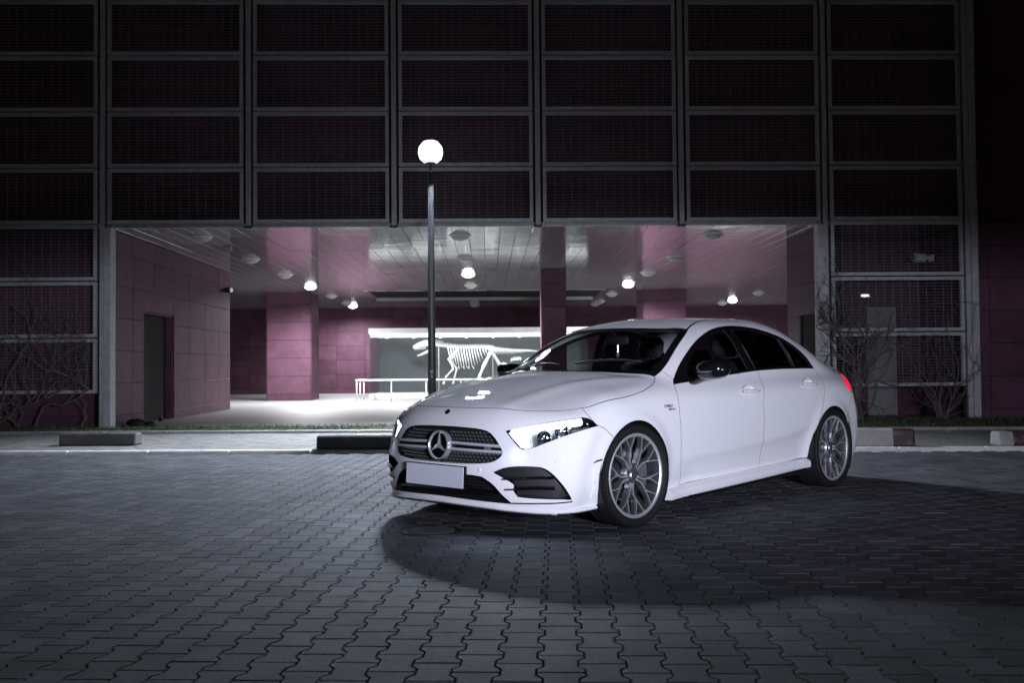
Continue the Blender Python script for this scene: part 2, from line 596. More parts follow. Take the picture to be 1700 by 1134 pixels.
def wall_part(name): return empty(name, parent=bld)
w = wall_part('upper_wall')
clad(w, (-9.4, FY + .60, 0), (8.6, FY + .60, 0), CZ + .08, 8.21, first=.55)
w = wall_part('vine_wall')
clad(w, (-9.4, FY + .60, 0), (-6.55, FY + .60, 0), .03, CZ + .05, first=.8)
w = wall_part('passage_wall')
clad(w, (-6.47, FY + .05, 0), (-6.47, 25.0, 0), .03, CZ, first=.10, skip=cut(18.78 - FY - .05, 20.57 - FY - .05, 2.13))
clad(w, (-6.50, 25.03, 0), (-9.5, 25.03, 0), .03, CZ)
w = wall_part('end_wall')
clad(w, (8.43, FY + .18, 0), (10.6, FY + .18, 0), .03, 8.21, first=.27)
w = wall_part('short_wall')
clad(w, (5.88, 19.3, 0), (5.88, FY + .30, 0), .03, CZ, first=.9, skip=cut(.75, 1.95, 1.92))
w = wall_part('niche_wall')
clad(w, (6.2, 19.28, 0), (8.5, 19.28, 0), .03, CZ, first=.5, skip=cut(1.22, 1.75, 2.12))
clad(w, (8.48, 19.25, 0), (8.48, FY + .30, 0), .03, CZ)
w = wall_part('back_wall')
clad(w, (-13.5, 40.18, 0), (13.5, 40.18, 0), .03, CZ, first=.5)
w = wall_part('side_wall')
clad(w, (13.48, 40.1, 0), (13.48, 26, 0), .03, CZ)

# columns
def column(x0, x1, y0, y1, colw):
    c = empty('column', parent=bld)
    MB().box(x0 + .04, x1 - .04, y0 + .04, y1 - .04, 0, CZ).build('column_core', M['backing'], c)
    clad(c, (x0, y0, 0), (x1, y0, 0), .03, CZ, colw=colw)
    clad(c, (x1, y0, 0), (x1, y1, 0), .03, CZ, colw=colw)
    clad(c, (x1, y1, 0), (x0, y1, 0), .03, CZ, colw=colw)
    clad(c, (x0, y1, 0), (x0, y0, 0), .03, CZ, colw=colw)
    return c
column(-6.98, -5.62, 31.6, 33.0, 3)
column(4.92, 6.24, 31.25, 32.65, 3)
column(1.34, 1.90, 24.42, 24.98, 3)

# doors
def door(x, y, z, wdt, hgt, rz, leaf=1.0, name='door'):
    d = empty(name, (x, y, z), rz, bld)
    lf = MB().bbox(0, wdt, -.045, 0, 0, hgt, .004).build('leaf', M['door_paint'], d)
    fr = MB().box(-.05, 0, -.06, .02, 0, hgt + .05).box(wdt, wdt + .05, -.06, .02, 0, hgt + .05).box(0, wdt, -.06, .02, hgt, hgt + .05)
    fr.build('door_frame', M['door_paint'], d)
    h = MB().box(wdt * .16, wdt * .20, -.052, -.045, .93, 1.13).tube([(wdt * .18, -.05, 1.05), (wdt * .18, -.10, 1.05), (wdt * .30, -.10, 1.05)], .010, 8)
    h.build('handle', M['dark_metal'], d, smooth=40)
    MB().box(wdt * .17, wdt * .19, -.052, -.045, 1.40, 1.44).build('lock', M['dark_metal'], d)
    MB().box(wdt * .45, wdt * .455, -.047, -.0445, .01, hgt - .01).build('leaf_joint', M['dark_metal'], d)
    return d
door(-6.92, 18.82, .03, 1.68, 2.06, R(90))
core2 = MB().box(-7.2, -6.95, 18.6, 20.8, 0, 2.3)
core2.build('door_niche', M['backing'], bld)
MB().box(-6.95, -6.47, 20.52, 20.57, .03, 2.13).box(-6.95, -6.47, 18.73, 18.78, .03, 2.13).box(-6.95, -6.47, 18.78, 20.52, 2.10, 2.13).build('door_reveal', M['cladding'], bld)
door(5.99, 18.48, .03, 1.05, 1.86, R(-90))
door(7.44, 19.30, .03, .47, 2.06, 0)

# canopy ceiling of long glossy metal panels
ceil = empty('ceiling', parent=bld)
_cpm = {}
rows_y = [FY - .02, 20.5, 25.7, 31.3, 35.0, 40.2]
x = -13.5
ci = 0
while x < 13.4:
    for a, b in zip(rows_y[:-1], rows_y[1:]):
        if abs(a - 31.3) < .01 and -3.9 < x + .14 < 3.6: continue           # open slot above the show case
        if a < 20 and x > 8.1: continue
        if a < 20 and x < -6.9: continue
        k = round(b - a, 2)
        if k not in _cpm:
            t = MB()
            n = 6
            W_ = .286
            for i in range(n):
                pass
            prof = [(.003, .03), (.003, .004), (.006, .0), (.280, .0), (.283, .004), (.283, .03)]
            v = [(px, .004, pz) for px, pz in prof] + [(px, k - .004, pz) for px, pz in prof]
            m_ = len(prof)
            t.add(v, [(i, i + 1, m_ + i + 1, m_ + i)[::-1] for i in range(m_ - 1)])
            me = t.mesh('ceiling_panel', M['ceiling_metal'])
            _cpm[k] = me
        o = link('ceiling_panel', _cpm[k], ceil, (x, a, CZ + random.uniform(-.001, .001)))
        o.rotation_euler = (random.gauss(0, .0004), random.gauss(0, .003), 0)
    x += .286
MB().box(-13.5, 13.5, FY + .1, 40.2, CZ + .05, CZ + .08).build('ceiling_void', M['backing'], ceil)
sl = MB().box(-3.9, 3.7, 31.28, 31.34, CZ - .002, CZ + .05).box(-3.9, 3.7, 34.96, 35.02, CZ - .06, CZ + .05)
sl.build('slot_trim', M['white_metal'], ceil)

# steel facade: posts, frames with wire mesh
fac = empty('facade_grid', parent=bld)
MX = [-8.95, -6.49, -4.04, -1.58, .87, 3.33, 5.80, 8.26]
ZR = [3.49, 4.447, 5.404, 6.361, 7.318, 8.275]
def post(x, z0, w=.085, d=.16):
    s = MB().bbox(x - w / 2, x + w / 2, FY - .02, FY - .02 + d, z0, 8.27, .004)
    p = s.build('post', M['galvanised'], fac)
    MB().box(x - w / 2 - .05, x + w / 2 + .05, FY + .035, FY + .07, z0 + .01, 8.27).build('post_flange', M['backing'], p)
    return p
for x in MX:
    ground_post = x in (MX[1], MX[6], MX[7], MX[0])
    post(x, .02 if ground_post else 3.42)
    if not ground_post: MB().bbox(x - .075, x + .06, FY - .05, FY + .1, 3.405, 3.445, .008).build('post_shoe', M['dark_metal'], fac)
# broad flat posts at the ground floor
MB().bbox(-6.46, -6.34, FY - .04, FY + .20, .02, 3.44, .006).build('post', M['galvanised'], fac)
MB().bbox(5.66, 5.76, FY - .02, FY + .20, .02, 3.44, .006).build('post', M['galvanised'], fac)
MB().bbox(8.31, 8.43, FY - .04, FY + .15, .02, 8.27, .006).build('post', M['galvanised'], fac)
def frame(x0, x1, z0, z1, fw=.058):
    f = empty('frame', (x0, FY, z0), parent=fac)
    w, h = x1 - x0, z1 - z0
    s = MB()
    s.box(0, w, -.03, .03, 0, fw).box(0, w, -.03, .03, h - fw, h).box(0, fw, -.03, .03, fw, h - fw).box(w - fw, w, -.03, .03, fw, h - fw)
    s.build('frame_bar', M['galvanised'], f).parent = f
    m = MB()
    n = int((h - 2 * fw) / .0512)
    for i in range(1, n + 1):
        z = fw + (h - 2 * fw) * i / (n + 1)
        m.box(fw - .01, w - fw + .01, .004, .010, z - .0025, z + .0025)
    n = int((w - 2 * fw) / .152)
    for i in range(1, n + 1):
        xx = fw + (w - 2 * fw) * i / (n + 1)
        m.box(xx - .0022, xx + .0022, .010, .0145, fw - .01, h - fw + .01)
    m.build('wire_mesh', M['mesh_wire'], f).parent = f
for a, b in zip(MX[:-1], MX[1:]):
    for c, d in zip(ZR[:-1], ZR[1:]): frame(a + .085, b - .085, c + .012, d - .012)
for a, b in ((MX[0], MX[1]), (MX[6], MX[7])):
    for c, d in ((.63, 1.572), (1.572, 2.531), (2.531, 3.49)): frame(a + .085, b - .085, c + .012, d - .012)
s = MB()
for a, b in zip(MX[:-1], MX[1:]):
    s.box(a + .06, b - .06, FY + .031, FY + .055, 3.43, 3.50)
s.build('sill_beam', M['galvanised'], fac)

# ------------------------------------------------------------------ lamps under the ceiling
GX = [-5.2, -.5, 4.15, 9.1]
GY = [18.2, 21.96, 25.65, 29.3, 33.2, 36.8, 38.4]
LIT = {(0, 3), (0, 6), (1, 2), (2, 3), (3, 5)}
xn = ['the passage wall', 'the show case', 'the dark column', 'the short wall']
def downlight(i, j):
    x, y = GX[i], GY[j]
    if abs(y - 33.2) < .1 and -3.9 < x < 3.7: return
    on = (i, j) in LIT
    side = ['by the passage wall', 'by the lamp post', 'above the car roof', 'behind the car tail'][i]
    rank = ['first', 'second', 'third', 'fourth', 'fifth', 'sixth', 'last'][j]
    r = empty('ceiling_light', (x, y, CZ))
    tag(r, ('bright lit' if on else 'unlit') + ' round ceiling light, %s from the facade %s' % (rank, side), 'ceiling light', 'round ceiling lights')
    MB().lathe([(.20, .004), (.20, -.012), (.19, -.02), (.165, -.022)], 28).build('ring', M['white_metal'], r, smooth=40)
    MB().lathe([(.166, -.020), (.15, -.055), (.10, -.085), (.05, -.098), (.0, -.10)], 28).build('diffuser', M['downlight_on' if on else 'downlight_off'], r, smooth=True)
    if on:
        ld = bpy.data.lights.new('ceiling_light_bulb', 'SPOT')
        ld.energy = CEIL_W * (.55 if j == 6 else 1)
        ld.color = (.93, .95, 1)
        ld.shadow_soft_size = .12
        ld.spot_size = R(174)
        ld.spot_blend = .8
        lo = link('bulb', ld, r)
        lo.location = (0, 0, -.24)
CEIL_W = 1750
for i in range(4):
    for j in range(7): downlight(i, j)

# ------------------------------------------------------------------ lamp post
lp = empty('lamp_post', (-.86, 15.2, .07))
tag(lp, 'tall tapered dark lamp post with a glowing round head on the lawn', 'lamp post')
MB().lathe([(.062, 0), (.060, 1.2), (.052, 2.6), (.044, 3.2), (.040, 3.95)], 24).build('pole', M['pole_paint'], lp, smooth=True)
MB().lathe([(.0, .03), (.12, .03), (.13, .02), (.13, 0)], 24).build('base_plate', M['pole_paint'], lp, smooth=40)
MB().lathe([(.040, 3.95), (.016, 3.98), (.016, 4.06), (.08, 4.08), (.085, 4.10), (0, 4.10)], 24).build('neck', M['pole_paint'], lp, smooth=40)
MB().lathe([(.0, 4.49), (.05, 4.475), (.07, 4.45), (.06, 4.43)], 32).build('cap', M['pole_paint'], lp, smooth=40)
MB().lathe([(.0, 4.09), (.10, 4.10), (.165, 4.16), (.190, 4.25), (.175, 4.34), (.11, 4.42), (.0, 4.45)], 32).build('globe', M['lamp_white'], lp, smooth=True)
text('number', 'III\n5', .07, M['white_metal'], lp, (0, -.064, .86), (R(90), 0, 0), .001)
ld = bpy.data.lights.new('lamp_post_bulb', 'SPOT')
ld.spot_size = R(136)
ld.spot_blend = .9
ld.energy = 41000
ld.color = (.76, .845, 1)
ld.shadow_soft_size = .205
lo = link('bulb', ld, lp)
lo.location = (0, 0, 4.27)
lo.rotation_euler = (R(-22), 0, 0)               # the reflector throws the light over the lot

# unseen light added behind the camera to brighten the car, on a tripod
fl = empty('added_car_light', (1.85, -.8, 0))
tag(fl, 'unseen light on a tripod added behind the camera to brighten the white car', 'added light')
for k in range(3):
    a = R(90 + 120 * k)
    MB().tube([(0, 0, .75), (math.cos(a) * .42, math.sin(a) * .42, .01)], .012, 8).build('leg', M['dark_metal'], fl)
MB().tube([(0, 0, .5), (0, 0, 1.15)], .014, 8).build('mast', M['dark_metal'], fl)
_d = Vector((1.50, 7.2, .93)) - Vector((1.85, -.8, 1.25))
_q = _d.to_track_quat('-Z', 'Y')
hd = MB().bbox(-.27, .27, -.20, .20, -.02, .12, .02).build('housing', M['dark_metal'], fl)
hd.location = (0, 0, 1.25)
hd.rotation_mode = 'QUATERNION'
hd.rotation_quaternion = _q
ld = bpy.data.lights.new('added_car_light_spot', 'SPOT')
ld.energy = 3000
ld.color = (.785, .805, 1)
ld.spot_size = R(86)
ld.spot_blend = .42
ld.shadow_soft_size = .45
lo = link('light', ld, fl)
lo.location = (0, 0, 1.25)
lo.location += _d.normalized() * .06
lo.rotation_mode = 'QUATERNION'
lo.rotation_quaternion = _q
lo.scale = (1, .205, 1)                          # beam flattened to keep off the paving and the upper facade

# ------------------------------------------------------------------ show case with the skeleton
case = empty('show_case', (0, 32.0, .03))
tag(case, 'long glass show case with a lit top edge under the ceiling', 'show case')
CX0, CX1, CYD = -3.78, 3.2, 2.6
MB().bbox(CX0 - .05, CX1 + .05, -.05, CYD, 0, .16, .01).build('plinth', M['white_metal'], case)
MB().bbox(CX0 - .05, CX1 + .05, -.06, CYD, 2.10, 2.28, .01).build('top', M['white_metal'], case)
MB().box(CX0, CX1, .0, .10, 2.06, 2.10).box(CX0, CX1, CYD - .2, CYD - .1, 2.06, 2.10).build('light_strip', M['strip_light'], case)
for k in range(7):
    w_ = (CX1 - CX0) / 7
    MB().box(CX0 + k * w_ + .004, CX0 + (k + 1) * w_ - .004, -.012, 0, .16, 2.10).build('pane', M['case_glass'], case)
for xx in (CX0, CX1): MB().box(xx - .006, xx + .006, .01, CYD - .02, .16, 2.10).build('pane', M['case_glass'], case)
MB().box(CX0, CX1, CYD - .012, CYD, .16, 2.10).build('rear_panel', M['case_panel'], case)
for k in range(8):
    xx = CX0 + .5 + k * .86
    sp_ = MB().lathe([(0, 0), (.03, 0), (.045, -.09), (.0, -.092)], 12)
    o = sp_.build('spotlight', M['strip_light'], case, loc=(xx, .35, 2.06))
    o.rotation_euler = (R(-18), R(random.uniform(-20, 20)), 0)
for k in range(3):
    ld = bpy.data.lights.new('show_case_light', 'AREA')
    ld.shape = 'RECTANGLE'
    ld.size, ld.size_y = 2.2, .25
    ld.energy = 60
    ld.color = (.95, .97, 1)
    lo = link('light', ld, case)
    lo.location = (CX0 + 1.2 + k * 2.3, .5, 2.04)

# skeleton, walking to the left
sk = empty('dinosaur_skeleton', (-.30, 33.2, .19))
tag(sk, 'white mounted dinosaur skeleton walking with open jaws inside the glass case', 'skeleton')
def bone(name, pts, rad, n=8, parent=None):
    return MB().tube(pts, rad, n).build(name, M['bone'], parent or sk, smooth=True)
def sp_z(x):                                    # spine height over x (head at -2.0, tail tip at +1.95)
    pts = [(-2.1, 1.60), (-1.6, 1.62), (-1.2, 1.56), (-.7, 1.50), (-.2, 1.50), (.2, 1.50), (.6, 1.44), (1.1, 1.40), (1.6, 1.40), (2.0, 1.36)]
    return float(np.interp(x, [a for a, _ in pts], [b for _, b in pts]))
xs_ = np.linspace(-1.45, 1.98, 64)
for k, x in enumerate(xs_):
    z = sp_z(x)
    r = .045 if x < .4 else .045 * max(.12, (2.05 - x) / 1.65)
    b = MB().tube([(x - .021, 0, z), (x, 0, z), (x + .021, 0, z)], [r * 1.05, r * .72, r * 1.05], 8)
    hgt = (.11 if -1.2 < x < .5 else .08 * max(.15, (2.05 - x) / 1.6))
    b.tube([(x, 0, z), (x + .02, 0, z + hgt)], [.014, .009], 6)
    if x > .35: b.tube([(x, 0, z), (x + .05, 0, z - .20 * max(.1, (2.05 - x) / 1.7))], [.012, .006], 6)
    o = b.build('vertebra', M['bone'], sk, smooth=True)
for k in range(15):
    x = -1.05 + k * .088
    z = sp_z(x)
    dp = .28 + .40 * math.sin(math.pi * min(1, (k + 2) / 15)) ** .8
    for s in (-1, 1):
        bone('rib', [(x, s * .03, z), (x + .02, s * .19, z - dp * .25), (x + .06, s * .22, z - dp * .6), (x + .11, s * .12, z - dp)], [.016, .015, .013, .008], 6)
# skull and jaw
s_ = MB()
s_.tube([(-1.42, 0, 1.60), (-1.62, 0, 1.66), (-1.80, 0, 1.66), (-2.0, 0, 1.60), (-2.16, 0, 1.53), (-2.20, 0, 1.50)], [.06, .12, .12, .095, .07, .03], 10)
s_.v = [(x, y * .75, z) for x, y, z in s_.v]
skull = s_.build('skull', M['bone'], sk, smooth=True)
for s in (-1, 1):
    bone('jaw', [(-1.55, s * .09, 1.54), (-1.68, s * .085, 1.40), (-1.95, s * .05, 1.27), (-2.06, s * .01, 1.24)], [.035, .04, .032, .02])
for k in range(7):
    for s in (-1, 1):
        MB().tube([(-1.80 - k * .055, s * .06, 1.53 - k * .006), (-1.81 - k * .055, s * .06, 1.46 - k * .006)], [.012, .003], 6).build('tooth', M['bone'], skull)
# girdles and limbs
for s in (-1, 1):
    bone('shoulder_blade', [(-.72, s * .17, 1.44), (-.88, s * .20, 1.24), (-1.02, s * .19, 1.08)], [.03, .05, .06])
    bone('hip_bone', [(.18, s * .12, 1.50), (.42, s * .14, 1.46), (.58, s * .12, 1.36)], [.05, .075, .04])
    bone('pubis', [(.36, s * .12, 1.36), (.22, s * .09, 1.02), (.10, s * .05, .86)], [.035, .028, .045])
    bone('ischium', [(.42, s * .12, 1.36), (.60, s * .08, 1.04), (.72, s * .04, .92)], [.03, .022, .03])
    if s < 0:
        fore = [(-1.0, s * .2, 1.10), (-.86, s * .22, .80), (-1.12, s * .2, .52), (-1.16, s * .2, .40)]
        hind = [(.40, s * .2, 1.38), (.16, s * .24, .92), (-.02, s * .22, .50), (-.10, s * .22, .25), (-.24, s * .22, .02)]
    else:
        fore = [(-.98, s * .2, 1.10), (-.76, s * .22, .80), (-.84, s * .2, .50), (-.86, s * .2, .40)]
        hind = [(.42, s * .2, 1.38), (.68, s * .24, .90), (1.10, s * .22, .54), (1.26, s * .22, .26), (1.20, s * .22, .02)]
    for k in range(len(fore) - 1):
        a, b = Vector(fore[k]), Vector(fore[k + 1])
        bone('arm_bone', [a, a.lerp(b, .18), a.lerp(b, .5), a.lerp(b, .82), b], [.042, .03, .022, .028, .036] if k < 2 else [.02, .016, .015, .016, .02])
    for k in range(3):
        e = Vector(fore[-1])
        bone('claw', [e, e + Vector((-.05 + k * .03, (k - 1) * .04, -.07)), e + Vector((-.06 + k * .03, (k - 1) * .05, -.13))], [.014, .012, .004], 6)
    for k in range(len(hind) - 1):
        a, b = Vector(hind[k]), Vector(hind[k + 1])
        w_ = 1.25 - .22 * k
        bone('leg_bone', [a, a.lerp(b, .15), a.lerp(b, .5), a.lerp(b, .85), b], [.062 * w_, .05 * w_, .036 * w_, .046 * w_, .058 * w_])
    e = Vector(hind[-1])
    for k in range(3):
        bone('toe', [e, e + Vector((-.10, (k - 1) * .06, .01)), e + Vector((-.22, (k - 1) * .11, -.005))], [.026, .022, .008], 6)
for k in range(4): bone('belly_rib', [(-.70 + k * .16, -.16, .86), (-.66 + k * .16, 0, .80), (-.70 + k * .16, .16, .86)], .018, 6)
for x in (-1.35, .45): bone('support_rod', [(x, .0, sp_z(x)), (x, .02, 0)], .008, 6)

# railing before the case
rail = empty('railing', (0, 29.6, .03))
tag(rail, 'low white tube railing standing before the glass show case', 'railing')
MB().tube([(-3.92, 0, .64), (3.4, 0, .64)], .030, 10).build('rail_bar', M['white_metal'], rail, smooth=True)
MB().tube([(-3.92, 0, .64), (-3.92, 2.2, .64)], .030, 10).build('rail_bar', M['white_metal'], rail, smooth=True)
for x, y in [(-3.9, 0), (-3.9, .8), (-3.9, 1.7), (-2.88, 0), (-1.85, 0), (-.82, 0), (.2, 0), (1.2, 0), (2.2, 0), (3.3, 0)]:
    MB().tube([(x, y, 0), (x, y, .62)], .020, 8).build('rail_post', M['white_metal'], rail, smooth=True)

# ------------------------------------------------------------------ small things on the walls
def spot_cam(name, label, loc, rz, cat, m=M['dark_metal'], s=1.):
    r = empty(name, loc, rz)
    tag(r, label, cat)
    MB().bbox(-.04 * s, .04 * s, -.02 * s, 0, -.04 * s, .04 * s, .004).build('bracket', m, r)
    MB().tube([(0, -.01 * s, 0), (0, -.12 * s, .01 * s)], .014 * s, 8).build('arm', m, r)
    MB().lathe([(0, -.30 * s), (.05 * s, -.30 * s), (.058 * s, -.27 * s), (.055 * s, -.12 * s), (.03 * s, -.10 * s), (0, -.10 * s)], 16, 'y').build('head', m, r, smooth=40)
    MB().lathe([(0, -.303 * s), (.046 * s, -.303 * s), (.046 * s, -.298 * s)], 16, 'y').build('lens', M['chrome'], r)
    return r
spot_cam('wall_spotlight', 'small dark spotlight fixed high on the purple passage wall', (-6.44, 24.1, 2.93), R(60), 'spotlight', s=1.2)
spot_cam('security_camera', 'pale security camera high up behind the steel mesh beside the car tail', (8.40, 18.6, 3.02), R(-70), 'security camera', M['white_metal'], 1.5)
lg = empty('emergency_light', (7.36, 19.26, 2.36))
tag(lg, 'small lit white emergency light above the niche door behind the mesh', 'emergency light')
MB().bbox(-.10, .10, -.06, 0, -.035, .035, .01).build('housing', M['white_metal'], lg)
MB().box(-.08, .06, -.066, -.060, -.015, .018).build('diffuser', M['strip_light'], lg)
bag = empty('dark_bag', (-6.25, 17.85, .03))
tag(bag, 'small black bundle lying on the floor at the passage wall', 'bundle')
bb = MB()
bb.lathe([(0, .13), (.06, .125), (.11, .09), (.12, .045), (.10, .0), (0, 0)], 14)
bb.v = [(x * 1.5 + random.uniform(-.012, .012), y * .8, z + random.uniform(-.01, .01)) for x, y, z in bb.v]
bb.build('body', M['matt_black'], bag, smooth=True)
b2 = MB().lathe([(0, .09), (.05, .08), (.07, .04), (.06, 0), (0, 0)], 12)
b2.v = [(x * 1.6 + .24, y, z) for x, y, z in b2.v]
b2.build('flap', M['matt_black'], bag, smooth=True)
st = empty('door_stop', (-6.40, 19.6, .03))
tag(st, 'tiny black door stop on the floor before the grey door', 'door stop')
MB().lathe([(0, .09), (.03, .085), (.04, .05), (.045, 0), (0, 0)], 12).build('body', M['matt_black'], st, smooth=True)

# ------------------------------------------------------------------ bare shrubs and vines
def grow(mb, p, d, r, length, depth, wob, up=.0, box=None, minr=.0034):
    pts, rad = [p.copy()], [r]
    seg = max(4, int(length / .06))
    for i in range(seg):
        d = (d + Vector((random.gauss(0, wob), random.gauss(0, wob * .35), random.gauss(0, wob) + up))).normalized()
        p = p + d * (length / seg)
        if box:
            for k in range(3):
                if p[k] < box[0][k] or p[k] > box[1][k]:
                    d[k] *= -.6
                    p[k] = min(max(p[k], box[0][k]), box[1][k])
        pts.append(p.copy())
        rad.append(max(minr, r * (1 - .55 * (i + 1) / seg)))
        if depth > 0 and random.random() < .21:
            grow(mb, p.copy(), (d + Vector((random.gauss(0, .6), random.gauss(0, .25), random.gauss(.15, .5)))).normalized(), max(minr, rad[-1] * .66), length * random.uniform(.35, .7), depth - 1, wob * 1.15, up, box, minr)
    mb.tube(pts, rad, 5)
def plant(name, label, loc, stems, parent_name='stem'):
    r = empty(name, loc)
    tag(r, label, 'shrub', 'bare winter shrubs and vines at the facade')
    for (dx, d, rad, ln, dep, wob, up, box) in stems:
        mb = MB()
        grow(mb, Vector((dx, 0, -.02)), Vector(d).normalized(), rad, ln, dep, wob, up, box)
        mb.build(parent_name, M['bark'], r, smooth=True)
    return r
random.seed(21)
vb = ((-2.4, -.34, 0), (.9, -.04, 3.4))
plant('bare_vine', 'leafless twisted vine climbing the mesh frames beside the passage', (-7.55, FY - .06, .06),
      [(x_, (random.uniform(-.5, .5), -.1, 1), random.uniform(.018, .032), random.uniform(1.7, 2.9), 2, .24, .05, vb) for x_ in (-1.35, -1.0, -.7, -.3, .0)])
random.seed(5)
vb = ((-.75, -.4, 0), (1.1, -.03, 3.0))
plant('bare_climber', 'leafless climbing shrub tangled on the mesh behind the car tail', (6.30, FY - .06, .06),
      [(0, (.15, -.1, 1), .035, 2.2, 3, .20, .07, vb), (.05, (.3, -.1, 1), .022, 2.0, 2, .24, .05, vb), (-.1, (-.2, -.1, 1), .02, 2.1, 2, .24, .05, vb)])
random.seed(9)
vb = ((-.7, -.4, 0), (.7, .02, 2.0))
plant('bare_bush', 'low leafless bush with fanned twigs before the niche door', (7.62, FY - .25, .07),
      [(random.uniform(-.05, .05), (random.uniform(-.6, .6), random.uniform(-.15, .1), 1), random.uniform(.007, .013), random.uniform(.6, 1.25), 2, .12, 0, vb) for _ in range(11)] + [(.1, (.2, -.1, 1), .012, 1.9, 2, .2, .05, vb)])
random.seed(7)
# ------------------------------------------------------------------ the car: one smooth body surface, cut into panels
def spline(pts):
    p = sorted(pts)
    X = np.array([a for a, _ in p], float)
    Y = np.array([b for _, b in p], float)
    h = np.diff(X)
    d = np.diff(Y) / h
    m = np.zeros(len(X))
    m[1:-1] = (d[:-1] * h[1:] + d[1:] * h[:-1]) / (h[1:] + h[:-1])
    m[0], m[-1] = d[0], d[-1]
    def f(x):
        x = np.clip(x, X[0], X[-1])
        i = np.clip(np.searchsorted(X, x) - 1, 0, len(h) - 1)
        t = (x - X[i]) / h[i]
        t2 = t * t
        t3 = t2 * t
        return (2 * t3 - 3 * t2 + 1) * Y[i] + (t3 - 2 * t2 + t) * h[i] * m[i] + (-2 * t3 + 3 * t2) * Y[i + 1] + (t3 - t2) * h[i] * m[i + 1]
    return f
def smax(a, b, k):
    h = np.maximum(k - np.abs(a - b), 0) / k
    return np.maximum(a, b) + h * h * k * .25
def smin(a, b, k): return -smax(-a, -b, k)
def sstep(a, b, x):
    t = np.clip((x - a) / (b - a), 0, 1)
    return t * t * (3 - 2 * t)
WB, WZ, WR = 2.729, .325, .325
KN = dict(C=[0.1238031064054456, 0.31232630516097915, 0.09840172138193329, 0.44149434667737353],
          Tc=[(0.95, 0.6079), (0.87, 0.6835), (0.8, 0.7516), (0.7, 0.7984), (0.5, 0.8525), (0.25, 0.9133), (0, 0.9626), (-0.3, 1.0001), (-0.62, 1.0146), (-1.2, 1.0152), (-2.6, 1.0224), (-3.0, 1.0563), (-3.3, 1.0795), (-3.55, 1.0798), (-3.75, 1.0446)],
          Te=[(0.95, 0.4645), (0.8, 0.562), (0.6, 0.6684), (0.4, 0.7593), (0.2, 0.8409), (0, 0.8666), (-0.4, 0.8988), (-0.8, 0.9145), (-1.4, 0.9259), (-2.0, 0.9321), (-2.6, 0.9315), (-3.0, 0.9141), (-3.3, 0.8716), (-3.7, 0.8145)],
          Sz=[(0.1, 0.8), (0.2, 0.838), (0.28, 0.8624), (0.36, 0.8727), (0.45, 0.8825), (0.55, 0.892), (0.65, 0.8968), (0.75, 0.8915), (0.85, 0.8757), (0.95, 0.8449), (1.05, 0.8)],
          Sx=[(1.0, 0.985), (0.6, 0.99), (0.2, 1.0002), (-0.3, 0.994), (-1.0, 0.996), (-2.0, 1.0), (-2.6, 1.0), (-3.0, 0.9847), (-3.3, 0.9559), (-3.5, 0.9312), (-3.8, 0.9)],
          Fz=[(0.1, 0.82), (0.18, 0.868), (0.25, 0.885), (0.35, 0.893), (0.45, 0.886), (0.55, 0.862), (0.65, 0.835), (0.72, 0.808), (0.8, 0.769), (0.95, 0.68)],
          Rz=[(0.1, -3.5658), (0.25, -3.6512), (0.4, -3.6978), (0.6, -3.6758), (0.75, -3.6212), (0.9, -3.6021), (1.05, -3.6212), (1.2, -3.5835)],
          Gc=[(3.0, -1.4738), (0.2, 0.748), (0, 0.8619), (-0.2, 0.9812), (-0.45, 1.1252), (-0.7, 1.25), (-0.9, 1.3208), (-1.1, 1.3653), (-1.3, 1.3956), (-1.5, 1.4079), (-1.7, 1.4151), (-1.9, 1.4179), (-2.1, 1.4211), (-2.3, 1.4077), (-2.5, 1.3705), (-2.7, 1.3082), (-2.9, 1.239), (-3.1, 1.1591), (-3.3, 1.0886), (-3.5, 0.9981), (-4.0, 0.7183), (-8, -2.0016)],
          gw=[(0, 0.7691), (-0.4, 0.7769), (-0.9, 0.7862), (-1.5, 0.794), (-2.2, 0.7977), (-2.7, 0.7759), (-3.1, 0.7369), (-3.4, 0.6959)],)
